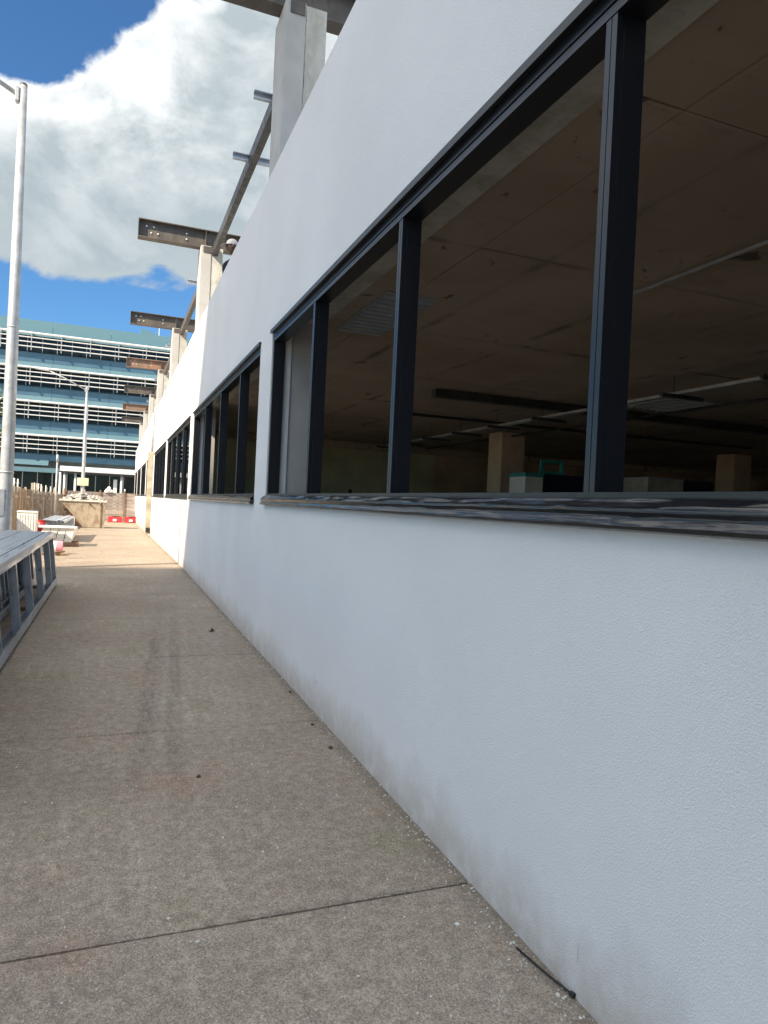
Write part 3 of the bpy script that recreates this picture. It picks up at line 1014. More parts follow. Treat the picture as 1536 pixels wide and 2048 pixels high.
# roll of pink insulation with a white wrapper, leaning things and a stub post in front of the blocks
rp = thing('insulation_roll', 'pink insulation roll in white wrapper by the end of the front bundle', 'insulation roll', (-1.24, 18.75, g(18.75)))
MB().tube([(-0.25, 0, 0.17), (-0.05, 0, 0.17)], 0.150, 18).build('wrapper', M['white_paint'], rp, smooth=False)
MB().tube([(-0.05, 0, 0.17), (0.09, 0, 0.17)], [0.152, 0.145], 18).build('roll', M['pink'], rp, smooth=False)
MB().tube([(0.0899, 0, 0.17), (0.092, 0, 0.17)], 0.05, 12).build('core', M['batten'], rp)
tag(MB().box(-1.75, 18.2, g(18) + 0.002, -1.02, 18.30, g(18) + 0.05).build('timber_offcut', M['timber']),
    'dark timber offcut lying under the pink insulation roll', 'timber')
tag(MB().beam((-1.30, 18.1, g(18) + 0.07), (-1.10, 18.5, g(18) + 0.075), 0.05, 0.04).build('timber_offcut', M['timber']),
    'short timber offcut resting on the end of the dark one', 'timber')
tag(MB().box(-1.36, 17.0, g(17) + 0.001, -1.29, 17.07, g(17) + 0.62).build('timber_stake', M['batten'], bevel=0.004),
    'short timber stake standing at the far corner of the front bundle', 'stake')

cb = thing('ribbed_cabinet', 'white ribbed metal cabinet by the fence, behind the lamp post', 'cabinet', (-2.24, 21.2, g(21)))
MB().hexa([(-0.23, 0, 0.0), (0.25, 0, 0.0), (0.25, 0.42, 0.0), (-0.23, 0.42, 0.0), (-0.23, 0, 0.98), (0.25, 0, 0.98), (0.25, 0.42, 0.98), (-0.23, 0.42, 0.98)]).build('body', M['white_plastic'], cb, bevel=0.02, seg=2)
for k in range(6):
    MB().box(-0.19 + k * 0.066, -0.018, 0.12, -0.155 + k * 0.066, 0.001, 0.90).build('rib', M['white_plastic'], cb, bevel=0.005)
MB().box(-0.235, -0.02, 0.94, 0.255, 0.43, 0.985).build('lid', M['white_plastic'], cb, bevel=0.012)
MB().box(0.251, 0.12, 0.60, 0.262, 0.24, 0.66).build('handle', M['galv_dull'], cb)

bk = thing('bucket', 'red plastic bucket between the white cabinet and second bundle of frames', 'bucket', (-2.12, 24.0, g(24)))
MB().tube([(0, 0, 0.30), (0, 0, 0.32), (0, 0, 0.66)], [0.08, 0.10, 0.13], 14).build('body', M['red'], bk, smooth=True)
MB().tube([(0, 0, 0.655), (0, 0, 0.685)], [0.14, 0.14], 14).build('rim', M['red'], bk)
tag(MB().box(-2.32, 23.8, g(24) + 0.001, -1.95, 24.2, g(24) + 0.299).build('crate', M['batten'], bevel=0.01),
    'plain wooden crate standing under the red bucket', 'crate')

# ================================================================== skip full of rubble
SY = 38.0
sk = thing('skip_bin', 'worn tan steel rubble skip with one raked end beside the fence', 'skip', (-1.35, SY, g(SY)))
T, D = 1.33, 1.75
def skx(p):
    return Vector(p)
tl, tr2, bl_, br_ = -1.17, 0.92, -0.05, 0.86
body = MB()
body.hexa([(bl_, 0.12, 0.02), (br_, 0.12, 0.02), (br_, D - 0.12, 0.02), (bl_, D - 0.12, 0.02),
           (tl, 0, T - 0.02), (tr2, 0, T - 0.02), (tr2, D, T - 0.02), (tl, D, T - 0.02)])
body.build('body', M['skip'], sk)
rim = MB()
rim.box(tl - 0.06, -0.05, T - 0.02, tr2 + 0.06, 0.05, T + 0.08)
rim.box(tl - 0.06, D - 0.05, T - 0.02, tr2 + 0.06, D + 0.05, T + 0.08)
rim.box(tl - 0.06, 0.05, T - 0.02, tl + 0.04, D - 0.05, T + 0.08)
rim.box(tr2 - 0.04, 0.05, T - 0.02, tr2 + 0.06, D - 0.05, T + 0.08)
rim.build('rim', M['column_raw'], sk, bevel=0.012)
MB().prism([(-1.12, T - 0.05), (-0.12, 0.06), (-0.62, 0.06)], 0.30, 0.36).build('rake_shade_plate', M['steel_rust'], sk)  # added dark plate: stands for the shade below the raked end
for xx in (0.60, 0.80):
    MB().hexa([(xx, 0.06, 0.02), (xx + 0.09, 0.06, 0.02), (xx + 0.09, 0.14, 0.02), (xx, 0.14, 0.02),
               (xx, -0.06, T - 0.02), (xx + 0.09, -0.06, T - 0.02), (xx + 0.09, 0.02, T - 0.02), (xx, 0.02, T - 0.02)]).build('rib', M['skip'], sk)
MB().beam((-0.05, 0.09, 0.05), (-1.0, -0.025, T - 0.10), 0.05, 0.05).build('edge_rail', M['skip'], sk)
for xx in (0.2, 0.7):
    MB().tube([(xx, -0.10, T - 0.14), (xx, 0.0, T - 0.14)], 0.04, 10).build('lug', M['steel_dark'], sk)
rub = MB()
for q in range(150):
    u, v = rr.uniform(tl + 0.15, tr2 - 0.12), rr.uniform(0.1, D - 0.1)
    hh = 0.30 * max(0.0, 1 - ((u + 0.1) / 1.0) ** 2) * max(0, 1 - ((v - D / 2) / 0.95) ** 2)
    s = rr.uniform(0.05, 0.15)
    Mx = Matrix.Translation((u, v, T + 0.02 + hh)) @ Matrix.Rotation(rr.uniform(0, 6), 4, 'Z') @ Matrix.Rotation(rr.uniform(-0.6, 0.6), 4, 'X') @ Matrix.Rotation(rr.uniform(-0.6, 0.6), 4, 'Y')
    rub.box(-s, -s * 0.7, -s * 0.35, s, s * 0.7, s * 0.35, Mx)
o = rub.build('rubble', M['rubble'])
o.location = sk.location
tag(o, 'heap of broken pale plaster and concrete filling the skip', 'rubble', None, 'stuff')
for k, (p0, p1, ww, mt, lb) in enumerate((
        ((-2.30, 38.3, 1.20), (-1.45, 38.6, 1.42), 0.10, M['steel_dark'], 'dark bent steel strip lying on the left of the rubble heap'),
        ((-2.25, 38.2, 1.16), (-1.30, 38.3, 1.27), 0.12, M['frame'], 'black flat bar lying along the front of the rubble heap'),
        ((-1.62, 38.8, 1.25), (-1.55, 38.8, 1.75), 0.08, M['batten'], 'pale batten standing upright in the rubble heap'),
        ((-1.50, 38.9, 1.25), (-1.47, 38.9, 1.68), 0.08, M['white_paint'], 'white board standing upright beside the batten in the skip'))):
    tag(MB().beam(p0, p1, ww, 0.05).build('scrap_piece', mt), lb, 'scrap', 'long scraps sticking out of the skip')

# red plastic barrier feet by the end fence
GR = 'red barriers at the foot of the end fence'
rb = thing('red_barrier', 'red plastic barrier with pale sticker, left one at the foot of the end fence', 'barrier', (-0.42, 51.0, g(51)), GR)
MB().hexa([(0, -0.2, 0), (0.95, -0.2, 0), (0.95, 0.2, 0), (0, 0.2, 0), (0.04, -0.10, 0.40), (0.91, -0.10, 0.40), (0.91, 0.1, 0.40), (0.04, 0.1, 0.40)]).build('body', M['red'], rb, bevel=0.03)
MB().box(0.34, -0.215, 0.08, 0.58, -0.16, 0.22).build('sticker', M['white_paint'], rb)
MB().box(0.30, -0.12, 0.401, 0.80, 0.12, 0.42).build('slot', M['black'], rb)
rb2 = copy_tree(rb)
rb2.location = (0.62, 51.1, g(51))
tag(rb2, 'red plastic barrier, right one, against the grey wall at the end fence', 'barrier', GR)

# ================================================================== hoarding and fences
hf = thing('timber_hoarding', 'tall hoarding of brown plywood sheets and battens along the left side', 'fence', (-3.62, 0, 0))
y = 15.0
k = 0
rr = random.Random(11)
def fx(y_):
    return 0.0 + (max(0, y_ - 30) * 0.012)
while y < 53.0:
    wdt = rr.choice([1.2, 1.2, 1.0, 0.6])
    tp_ = g(y) + 1.78 + rr.uniform(-0.05, 0.06)
    MB().box(fx(y), y, g(y) + 0.0, fx(y) + 0.02, y + wdt - 0.01, tp_).build('panel', M['ply'] if y < 34 else M['greyboard'], hf)
    if k % 2 == 0:
        MB().box(fx(y) + 0.021, y + 0.02, g(y), fx(y) + 0.10, y + 0.11, tp_ + rr.choice([0.05, 0.28])).build('post', M['batten'], hf)
    if k % 4 == 1:
        MB().beam((fx(y) + 0.65, y + 0.3, g(y) + 0.02), (fx(y) + 0.06, y + 0.3, g(y) + 1.6), 0.06, 0.06).build('brace', M['batten'], hf)
    if k % 3 == 0:
        MB().box(fx(y) + 0.021, y + 0.2, g(y) + 1.35, fx(y) + 0.05, y + 2.0, g(y) + 1.44).build('rail', M['batten'], hf)
    y += wdt
    k += 1
for yy in (24.5, 25.3, 26.0, 26.7, 28.2, 29.6, 30.6, 36.0, 37.6, 38.8, 41.0, 43.5, 46.0):
    MB().tube([(fx(yy) + 0.03, yy, g(yy) + 1.6), (fx(yy) + 0.03, yy, g(yy) + 2.10)], 0.026, 6).build('stake', M['white_paint'], hf)
    MB().box(fx(yy) + 0.01, yy - 0.12, g(yy) + 1.90, fx(yy) + 0.06, yy + 0.12, g(yy) + 1.96).build('clip', M['white_paint'], hf)

ef = thing('board_fence', 'fence of weathered horizontal grey boards closing the far end of the path', 'fence', (0, 53.4, g(53)))
for bx, (xa, xb) in enumerate(((-3.35, -1.0), (-1.0, 0.66), (0.66, 1.395))):
    for q in range(8):
        MB().box(xa + 0.005, 0.0, 0.06 + q * 0.25, xb - 0.005, 0.03 + 0.006 * (q % 2), 0.06 + q * 0.25 + 0.235).build('board', M['greyboard'], ef)
for px in (-3.3, -1.0, 0.62):
    MB().box(px - 0.05, -0.08, -0.05, px + 0.05, -0.001, 2.2).build('post', M['timber'], ef)
MB().tube([(0.64, -0.03, 2.2), (0.64, -0.03, 2.34)], 0.045, 8).build('finial', M['white_paint'], ef)
bg_ = MB()
for (cx, cz, r_) in ((-0.47, 0.16, 0.22), (-0.30, 0.10, 0.18), (-0.55, 0.08, 0.2), (-0.42, 0.34, 0.13)):
    for i in range(6):
        pass
    bg_.tube([(cx, -0.02, cz - r_ * 0.6), (cx, -0.02, cz - r_ * 0.2), (cx, -0.02, cz + r_ * 0.4), (cx, -0.02, cz + r_ * 0.62)], [r_ * 0.8, r_, r_ * 0.75, r_ * 0.2], 9)
o = bg_.build('bag', M['white_paint'], smooth=True)
o.location = (0, 53.42, g(53) + 2.05)
tag(o, 'small white bag slumped over the top edge of the end fence', 'bag')
tp = thing('thin_post', 'thin grey steel post standing by the hoarding, left of the skip', 'post', (-2.42, 33.5, g(33.5)))
MB().tube([(0, 0, 0), (0, 0, 3.15)], [0.04, 0.034], 10).build('pole', M['pole'], tp, smooth=True)
MB().tube([(0, 0, 3.0), (0, 0, 3.3), (0, 0, 3.34)], [0.05, 0.045, 0.01], 10).build('cap', M['galv_dull'], tp, smooth=True)
MB().box(-0.11, -0.11, 0.0, 0.11, 0.11, 0.02).build('base_plate', M['pole'], tp)

# ================================================================== blue office block at the end
BY = 88.0
gz = g(70)
bb = thing('blue_office_block', 'blue panelled office block with white sunshade louvres closing the view', 'building', (0, BY, 0))
bp, t, b, co = mat('blue_metal_panel', (0.2, 0.35, 0.42), 0.42)
n = t.noise(t.scalevec(co, (0.4, 1, 1)), 0.8, 4.0)
t.put(b.inputs['Base Color'], t.mix(t.step(n, 0.3, 0.7), (0.048, 0.116, 0.178), (0.060, 0.138, 0.204)))
bl2, t, b, co = mat('light_blue_panel', (0.3, 0.5, 0.58), 0.45)
n = t.noise(t.scalevec(co, (0.4, 1, 1)), 0.8, 4.0)
t.put(b.inputs['Base Color'], t.mix(t.step(n, 0.3, 0.7), (0.078, 0.155, 0.195), (0.090, 0.172, 0.215)))
tq, t, b, co = mat('perforated_teal_screen', (0.25, 0.45, 0.5), 0.55)
wv = t.add('ShaderNodeTexWave', wave_type='BANDS', bands_direction='DIAGONAL')
wv.inputs['Scale'].default_value = 3.0
t.put(wv.inputs['Vector'], co)
t.put(b.inputs['Base Color'], t.mix(t.step(wv.outputs[1], 0.3, 0.7), (0.070, 0.160, 0.205), (0.105, 0.215, 0.265)))
gl, t, b, co = mat('dark_office_glass', (0.010, 0.015, 0.017), 0.06, 0, 0.32)
wp_ = simple('off_white_louvre', (0.58, 0.60, 0.61), 0.5, 0, 0.05, 3)
XL, XR = -26.0, 14.0
MB().box(XL + 0.4, 1.4, gz - 0.3, XR, 22, 20.3).build('core', simple('core_render', (0.16, 0.19, 0.20), 0.8), bb)
# parapet screen in panels
x = XL
while x < XR - 0.1:
    MB().box(x + 0.02, -0.05, 19.0, x + 6.18, 0.1, 20.8).build('screen_panel', tq, bb)
    x += 6.2
lv = [19.2, 15.35, 11.55, 7.76]        # height of the top blade in each storey
for li, zt_ in enumerate(lv):
    # glazing strip, one pane per bay
    zb_ = zt_ - 2.0
    x = XL + 0.5
    while x < XR - 0.2:
        MB().box(x + 0.03, 0.62, zb_, x + 1.52, 0.68, zt_ + 0.1).build('window', gl, bb)
        MB().box(x - 0.03, 0.56, zb_, x + 0.03, 0.66, zt_ + 0.1).build('mullion', M['pole'], bb)
        x += 1.55
    MB().box(XL + 0.4, 0.30, zb_ - 0.13, XR, 1.45, zb_ - 0.01).build('sill', bl2, bb)
    # sunshade blades on brackets
    for q in range(4):
        zz = zt_ - q * 0.515
        bd = MB()
        if q == 0:
            bd.tube([(XL + 0.3, -0.62, zz), (XR, -0.62, zz)], 0.115, 10)
        else:
            bd.box(XL + 0.3, -0.70, zz - 0.045, XR, -0.45, zz + 0.045)
        bd.build('louvre_blade', wp_, bb)
    x = -9.48 - 3.06 * 5
    while x < XR:
        br2 = MB()
        br2.box(x - 0.035, -0.72, zt_ - 1.95, x + 0.035, -0.46, zt_ + 0.2)
        br2.box(x - 0.05, -0.46, zt_ - 0.05, x + 0.05, 0.62, zt_ + 0.12)
        br2.build('louvre_bracket', M['pole'], bb)
        x += 3.06
    # spandrel: upright dark blue panels above a sloping light blue apron
    nxt = lv[li + 1] if li < 3 else 4.45
    zs1 = zb_ - 0.16
    zs0 = nxt + (0.72 if li < 3 else 0.55)
    x = XL + 0.4
    pw = 3.06 * 2
    while x < XR - 0.1:
        x2 = min(x + pw, XR)
        MB().box(x + 0.012, 0.0, zs0, x2 - 0.012, 1.42, zs1).build('spandrel_panel', bp, bb)
        if li < 3 or x2 < -5.0:
            MB().hexa([(x + 0.012, -0.55, nxt - 0.05), (x2 - 0.012, -0.55, nxt - 0.05), (x2 - 0.012, 0.5, nxt - 0.05), (x + 0.012, 0.5, nxt - 0.05),
                       (x + 0.012, 0.02, zs0 - 0.01), (x2 - 0.012, 0.02, zs0 - 0.01), (x2 - 0.012, 0.5, zs0 - 0.01), (x + 0.012, 0.5, zs0 - 0.01)]).build('apron_panel', bl2, bb)
        x = x2
# ground floor: canopy, columns, glazing
MB().box(-5.9, -2.2, 3.85, XR, 0.5, 4.42).build('canopy', wp_, bb, bevel=0.02)
MB().box(-5.8, -2.1, 3.70, XR, 0.4, 3.848).build('canopy_soffit', M['steel_dark'], bb)
MB().box(XL, -1.0, 3.60, -6.1, 0.6, 4.1).build('canopy', bl2, bb)
x = XL + 0.5
while x < XR - 0.2:
    MB().box(x + 0.04, 1.2, gz, x + 1.50, 1.26, 3.6).build('window', gl, bb)
    MB().box(x - 0.04, 1.14, gz, x + 0.04, 1.25, 3.6).build('mullion', wp_ if random.random() < 0.4 else M['pole'], bb)
    x += 1.55
MB().box(XL + 0.4, 0.62, gz - 0.3, -6.1, 1.12, gz + 0.8).build('plinth', bp, bb)
for cx in (-5.87, -5.42, -4.30, 0.62, 5.4, 9.0):
    MB().tube([(cx, -1.6, gz), (cx, -1.6, 3.70)], 0.13, 12).build('column', wp_, bb, smooth=True)
MB().box(-0.25, -1.2, gz, 0.15, -1.1, 3.2).build('banner', wp_, bb)
MB().box(XL + 0.2, -0.2, gz, XL + 0.5, 0.7, 20.5).build('corner_fin', bp, bb)
# plant screen on the roof
pm = MB()
pm.hexa([(2.15, 2.0, 20.3), (4.8, 2.0, 20.3), (4.8, 3.0, 20.3), (2.15, 3.0, 20.3), (2.15, 2.0, 21.95), (4.8, 2.0, 21.05), (4.8, 3.0, 21.05), (2.15, 3.0, 21.95)])
pm.build('roof_plant_screen', tq, bb)
MB().tube([(4.2, 1.6, 20.4), (4.2, 1.6, 22.2)], 0.05, 8).build('mast', wp_, bb)
MB().box(XL + 0.4, 0.6, 20.3, XR, 21.9, 20.5).build('roof', M['pole'], bb)

# far ground beyond, kept simple: a low wall of shrubs along the verge on the street side
lf, t, b, co = mat('leaves', (0.06, 0.1, 0.03), 0.6)
oi = t.add('ShaderNodeTexNoise')
oi.inputs['Scale'].default_value = 1.3
t.put(oi.inputs['Vector'], co)
t.put(b.inputs['Base Color'], t.mix(t.step(oi.outputs[0], 0.35, 0.65), (0.045, 0.085, 0.022), (0.10, 0.150, 0.035)))
b.inputs['Subsurface Weight'].default_value = 0.0


def tree(x, y, h, r, seed, label):
    rr_ = random.Random(seed)
    t_ = thing('tree', label, 'tree', (x, y, g(y)), 'trees behind the hoarding')
    tk = MB()
    tk.tube([(0, 0, -0.1), (0.1, 0, h * 0.3), (0.0, 0.1, h * 0.62)], [0.22, 0.17, 0.09], 9)
    for q in range(6):
        a = rr_.uniform(0, 6.28)
        z0 = h * rr_.uniform(0.3, 0.55)
        tk.tube([(0.05, 0.03, z0), (r * 0.4 * math.cos(a), r * 0.4 * math.sin(a), z0 + h * 0.17), (r * 0.7 * math.cos(a), r * 0.7 * math.sin(a), z0 + h * 0.27)], [0.08, 0.05, 0.02], 6)
    tk.build('trunk', M['bark'], t_, smooth=True)
    cr = MB()
    cl = []
    for q in range(22):
        a, u = rr_.uniform(0, 6.28), rr_.uniform(-0.8, 1)
        s = math.sqrt(max(0, 1 - u * u)) * rr_.uniform(0.45, 0.95)
        cl.append((Vector((r * s * math.cos(a), r * s * math.sin(a), h * 0.68 + u * h * 0.28)), r * rr_.uniform(0.22, 0.42)))
    for c, cr_ in cl:
        for q in range(130):
            v = Vector((rr_.gauss(0, 1), rr_.gauss(0, 1), rr_.gauss(0, 0.8))).normalized() * cr_ * rr_.uniform(0.5, 1.05)
            p = c + v
            e1 = Vector((rr_.gauss(0, 1), rr_.gauss(0, 1), rr_.gauss(0, 1))).normalized()
            e2 = e1.orthogonal().normalized()
            s = rr_.uniform(0.09, 0.17)
            cr.raw([p - e1 * s, p + e2 * s * 0.5, p + e1 * s, p - e2 * s * 0.5], [(0, 1, 2, 3)])
    cr.build('crown', lf, t_)
    return t_


tree(-10.6, 56.0, 10.2, 3.0, 1, 'green tree peeping out at the left frame edge behind the lamp post')
tree(-15.5, 60.0, 9.5, 3.2, 2, 'green street tree farther left beyond the hoarding')

# ================================================================== worker on the roof
def person():
    t_ = thing('person', 'roof worker in pale cap and dark clothing, bending behind the parapet by a column', 'person', (1.98, 12.42, 4.30))
    V = {}
    def skin(name, verts, edges, rad, mt, root=0):
        me = bpy.data.meshes.new(name)
        me.from_pydata([Vector(v) for v in verts], edges, [])
        o = bpy.data.objects.new(name, me)
        COL.objects.link(o)
        o.parent = t_
        sm = o.modifiers.new('skin', 'SKIN')
        for i, r_ in enumerate(rad):
            sv = me.skin_vertices[0].data[i]
            sv.radius = (r_, r_) if not isinstance(r_, tuple) else r_
            sv.use_root = (i == root)
        sb_ = o.modifiers.new('sub', 'SUBSURF')
        sb_.levels = sb_.render_levels = 2
        me.materials.append(mt)
        return o
    cloth = simple('dark_work_clothes', (0.018, 0.019, 0.024), 0.9, 0, 0.3, 20)
    verts = [(0, 0, 0.93), (-0.03, 0, 1.12), (-0.09, 0, 1.32), (-0.16, 0, 1.45), (-0.20, 0, 1.53),
             (0, 0.09, 0.88), (-0.04, 0.10, 0.50), (0.02, 0.10, 0.09), (-0.12, 0.11, 0.04),
             (0, -0.09, 0.88), (-0.02, -0.11, 0.50), (0.05, -0.12, 0.09), (-0.09, -0.13, 0.04),
             (-0.12, 0.18, 1.41), (-0.24, 0.25, 1.17), (-0.36, 0.20, 0.95),
             (-0.14, -0.18, 1.40), (-0.40, -0.22, 1.22), (-0.34, -0.16, 0.96)]
    edges = [(0, 1), (1, 2), (2, 3), (3, 4), (0, 5), (5, 6), (6, 7), (7, 8), (0, 9), (9, 10), (10, 11), (11, 12),
             (2, 13), (13, 14), (14, 15), (2, 16), (16, 17), (17, 18)]
    rad = [0.15, 0.14, 0.165, 0.09, 0.055, 0.095, 0.065, 0.045, 0.04, 0.095, 0.065, 0.045, 0.04, 0.075, 0.052, 0.04, 0.075, 0.052, 0.04]
    skin('body', verts, edges, rad, cloth)
    sk_m = simple('dark_skin', (0.10, 0.055, 0.035), 0.6, 0, 0.15, 12)
    hd = MB()
    nu, nvv = 18, 12
    cx, cz = -0.245, 1.635
    for i in range(nvv + 1):
        th = math.pi * i / nvv
        for j in range(nu):
            ph = 2 * math.pi * j / nu
            xx, yy, zz = math.sin(th) * math.cos(ph), math.sin(th) * math.sin(ph), math.cos(th)
            k = 1 - 0.22 * max(0, -zz) * (1 if xx > -0.2 else 0.55)
            px, py, pz = 0.098 * xx * k, 0.076 * yy * k, 0.125 * zz
            if xx < -0.85 and -0.35 < zz < 0.12:
                px -= 0.02
            hd.v.append((cx + px, py, cz + pz))
    for i in range(nvv):
        for j in range(nu):
            hd.f.append((i * nu + j, i * nu + (j + 1) % nu, (i + 1) * nu + (j + 1) % nu, (i + 1) * nu + j))
    for sy in (-1, 1):
        hd.box(cx - 0.015, sy * 0.07, cz - 0.035, cx + 0.02, sy * 0.088, cz + 0.03)
        hd.tube([(cx - 0.088, sy * 0.03, cz + 0.015), (cx - 0.098, sy * 0.03, cz + 0.015)], 0.012, 8)
    hd.tube([(cx - 0.092, -0.02, cz - 0.065), (cx - 0.094, 0.02, cz - 0.065)], 0.009, 6)
    h_ = hd.build('head', sk_m, t_, smooth=True)
    cp = MB()
    nu = 20
    for i in range(8):
        th = (math.pi / 2) * i / 7
        for j in range(nu):
            ph = 2 * math.pi * j / nu
            cp.v.append((cx + 0.112 * math.cos(th) * math.cos(ph), 0.092 * math.cos(th) * math.sin(ph), cz + 0.025 + 0.118 * math.sin(th)))
    for i in range(7):
        for j in range(nu):
            cp.f.append((i * nu + j, i * nu + (j + 1) % nu, (i + 1) * nu + (j + 1) % nu, (i + 1) * nu + j))
    c_ = cp.build('cap', simple('pale_grey_cap', (0.42, 0.41, 0.42), 0.85, 0, 0.1, 30), t_, smooth=True)
    br = MB()
    br.hexa([(cx - 0.10, -0.075, cz + 0.022), (cx - 0.20, -0.05, cz - 0.012), (cx - 0.20, 0.05, cz - 0.012), (cx - 0.10, 0.075, cz + 0.022),
             (cx - 0.10, -0.075, cz + 0.034), (cx - 0.20, -0.05, cz - 0.004), (cx - 0.20, 0.05, cz - 0.004), (cx - 0.10, 0.075, cz + 0.034)])
    br.build('cap_brim', simple('grey_cap_brim', (0.30, 0.30, 0.31), 0.85), t_, bevel=0.003)
    # hands: palm with four fingers and a thumb each
    for (bx, by, bz) in ((-0.36, 0.20, 0.95), (-0.34, -0.16, 0.96)):
        hv = [(bx, by, bz), (bx - 0.03, by, bz - 0.05)]
        he = [(0, 1)]
        hr = [0.028, 0.032]
        for q, (dy, L) in enumerate(((-0.03, 0.065), (-0.01, 0.075), (0.012, 0.07), (0.032, 0.055))):
            i0 = len(hv)
            hv += [(bx - 0.045, by + dy, bz - 0.085), (bx - 0.055, by + dy, bz - 0.085 - L * 0.6), (bx - 0.035, by + dy, bz - 0.085 - L)]
            he += [(1, i0), (i0, i0 + 1), (i0 + 1, i0 + 2)]
            hr += [0.010, 0.009, 0.008]
        i0 = len(hv)
        hv += [(bx - 0.05, by - 0.045, bz - 0.05), (bx - 0.065, by - 0.06, bz - 0.08)]
        he += [(1, i0), (i0, i0 + 1)]
        hr += [0.012, 0.009]
        skin('hand', hv, he, hr, sk_m)
    return t_


person()

# ================================================================== things stored inside
ib = thing('storage_cabinet', 'pale cabinet with green top edge standing by the inside column', 'cabinet', (7.75, 12.1, -0.02))
MB().box(0.0, 0, 0, 0.42, 0.6, 2.28).build('body', M['white_plastic'], ib)
MB().box(-0.01, -0.01, 2.28, 0.43, 0.61, 2.36).build('top', simple('teal_edge', (0.05, 0.30, 0.28), 0.5), ib)
ib = thing('dark_cupboard', 'dark blue cupboard beside the pale cabinet inside the near window', 'cupboard', (8.20, 12.1, -0.02))
MB().box(0, 0, 0, 0.95, 0.7, 2.36).build('carcass', simple('navy_laminate', (0.012, 0.018, 0.045), 0.4), ib)
MB().box(0.47, -0.006, 0.05, 0.475, 0.0, 2.3).build('door_gap', M['black'], ib)
ib = thing('teal_frame', 'teal green window frame propped on top of the dark cupboard', 'window frame', (8.24, 12.3, 2.345))
for (a, b_, c2, d2) in ((0, 0, 0.56, 0.06), (0, 0.24, 0.56, 0.30), (0, 0.06, 0.06, 0.24), (0.50, 0.06, 0.56, 0.24)):
    MB().box(a, 0, b_, c2, 0.05, d2).build('rail', simple('teal_paint', (0.03, 0.34, 0.31), 0.45), ib)
ib = thing('pale_partition_box', 'pale grey box standing right of the thick mullion inside the window', 'box', (10.35, 11.5, -0.02))
MB().box(0, 0, 0, 0.95, 0.8, 2.38).build('carcass', simple('grey_laminate', (0.45, 0.43, 0.37), 0.5), ib)
MB().box(-0.01, -0.01, 2.38, 0.96, 0.81, 2.41).build('top', M['galv_dull'], ib)
ib = thing('dark_locker', 'black locker right of the pale grey box inside the window', 'locker', (11.35, 11.5, -0.02))
MB().box(0, 0, 0, 0.8, 0.7, 2.40).build('carcass', simple('black_laminate', (0.012, 0.014, 0.018), 0.4), ib)
MB().box(0.40, -0.006, 0.05, 0.405, 0.0, 2.3).build('door_gap', M['black'], ib)

# ================================================================== litter on the pavement
def pebble(x, y, r_, mt, label, cat, name, flat=0.5, seed=0):
    rr_ = random.Random(seed)
    bm = bmesh.new()
    bmesh.ops.create_icosphere(bm, subdivisions=2, radius=r_)
    for v in bm.verts:
        v.co *= 1 + rr_.uniform(-0.22, 0.22)
        v.co.z *= flat
    me = bpy.data.meshes.new(name)
    bm.to_mesh(me)
    bm.free()
    me.materials.append(mt)
    o = bpy.data.objects.new(name, me)
    COL.objects.link(o)
    o.location = (x, y, g(y) + r_ * flat * 0.8)
    o.rotation_euler = (0, 0, rr_.uniform(0, 6))
    tag(o, label, cat)
    return o


rd = thing('steel_rod', 'thin black steel rod with a knob lying along the foot of the near wall', 'rod', (0, 0, 0))
MB().tube([(1.350, 2.02, 0.008), (1.372, 1.88, 0.007), (1.392, 1.765, 0.010)], 0.0035, 8).build('shaft', M['black'], rd, smooth=True)
MB().tube([(1.391, 1.772, 0.010), (1.394, 1.757, 0.010)], 0.008, 8).build('knob', M['black'], rd)
chip = simple('pale_chip', (0.62, 0.60, 0.55), 0.9, 0, 0.2, 40)
pebble(1.352, 1.785, 0.008, chip, 'white plaster chip beside the knob end of the black rod', 'chip', 'plaster_chip', 0.6, 1)
pebble(0.322, 2.375, 0.008, chip, 'white sliver lying just past the nearest pavement joint', 'chip', 'plaster_chip', 0.4, 2)
pebble(0.239, 2.539, 0.007, chip, 'small white sliver on the second slab from the viewer, close to its joint', 'chip', 'plaster_chip', 0.4, 3)
pebble(0.208, 2.753, 0.006, chip, 'tiny white flake farther along the second slab', 'chip', 'plaster_chip', 0.4, 4)
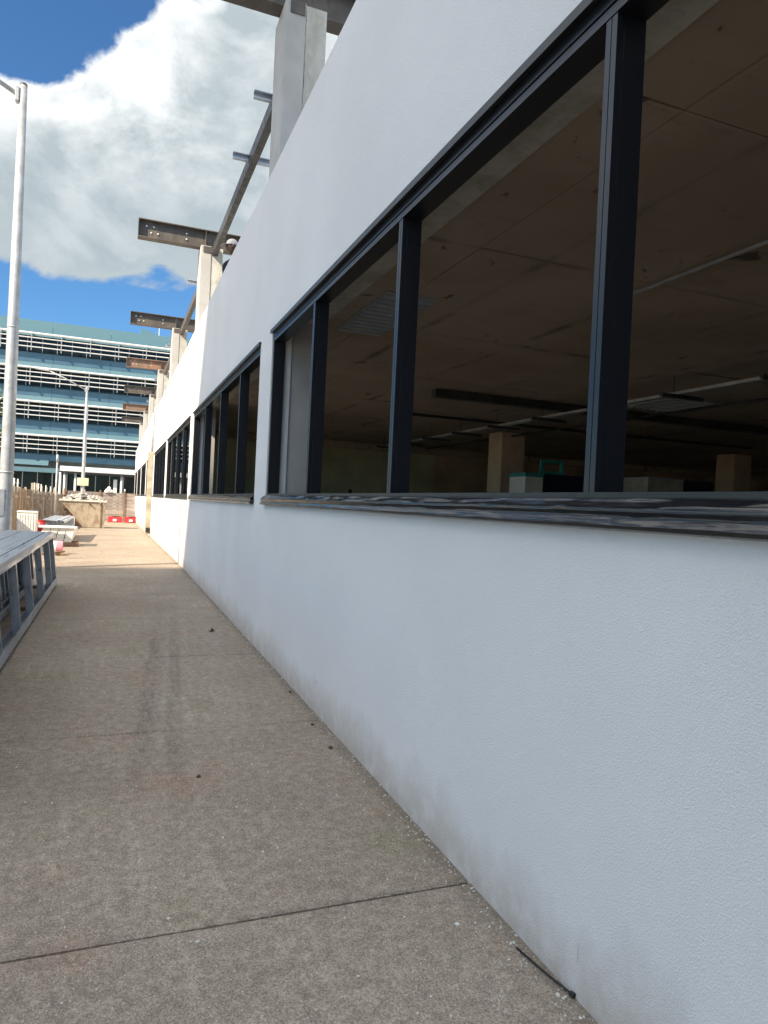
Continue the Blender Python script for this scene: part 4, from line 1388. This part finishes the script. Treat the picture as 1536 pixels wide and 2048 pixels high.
brown = simple('dry_leaf', (0.09, 0.055, 0.03), 0.8, 0, 0.3, 60)
lfm = MB()
for q in range(5):
    a = q * 1.25
    p = Vector((1.08, 7.98, 0.018))
    e = Vector((math.cos(a), math.sin(a), 0.35 * math.sin(q * 2.1))) * 0.045
    s = Vector((-math.sin(a), math.cos(a), 0.2)) * 0.02
    lfm.raw([p, p + e * 0.5 + s, p + e, p + e * 0.5 - s], [(0, 1, 2, 3)])
    lfm.raw([p + Vector((0, 0, -0.014)), p + e * 0.5 + s + Vector((0, 0, -0.008)), p + e * 0.5 - s + Vector((0, 0, -0.008))], [(0, 1, 2)])
tag(lfm.build('dry_leaf', brown), 'curled brown dry leaf lying alone in the middle of the path', 'leaf')
pebble(0.48, 3.80, 0.012, brown, 'dark brown stone on the tyre mark', 'stone', 'stone', 0.6, 5)
pebble(1.299, 4.06, 0.014, brown, 'dark stone by the wall just before the second pavement joint', 'stone', 'stone', 0.6, 6)
pebble(1.311, 4.52, 0.013, brown, 'dark stone lying on the second pavement joint by the wall', 'stone', 'stone', 0.6, 7)
pebble(1.352, 5.34, 0.012, brown, 'dark stone against the foot of the wall past the second joint', 'stone', 'stone', 0.6, 8)
pebble(1.22, 2.21, 0.010, chip, 'flat white chip near the wall on the nearest slab', 'chip', 'plaster_chip', 0.3, 9)
# uncountable grit gathered along the foot of the wall and over the path
gr = MB()
rr = random.Random(5)
for q in range(900):
    yy = 1.2 + 12 * rr.random() ** 1.6
    xx = WX - abs(rr.gauss(0, 0.05)) - 0.004 if q < 420 else rr.uniform(-0.9, 1.38)
    s = rr.uniform(0.0015, 0.0045)
    Mx = Matrix.Translation((xx, yy, s * 0.4)) @ Matrix.Rotation(rr.uniform(0, 6), 4, 'Z') @ Matrix.Rotation(rr.uniform(0, 1), 4, 'X')
    gr.box(-s, -s * 0.7, -s * 0.5, s, s * 0.7, s * 0.5, Mx)
tag(gr.build('grit', chip), 'pale grit scattered along the foot of the wall', 'grit', None, 'stuff')
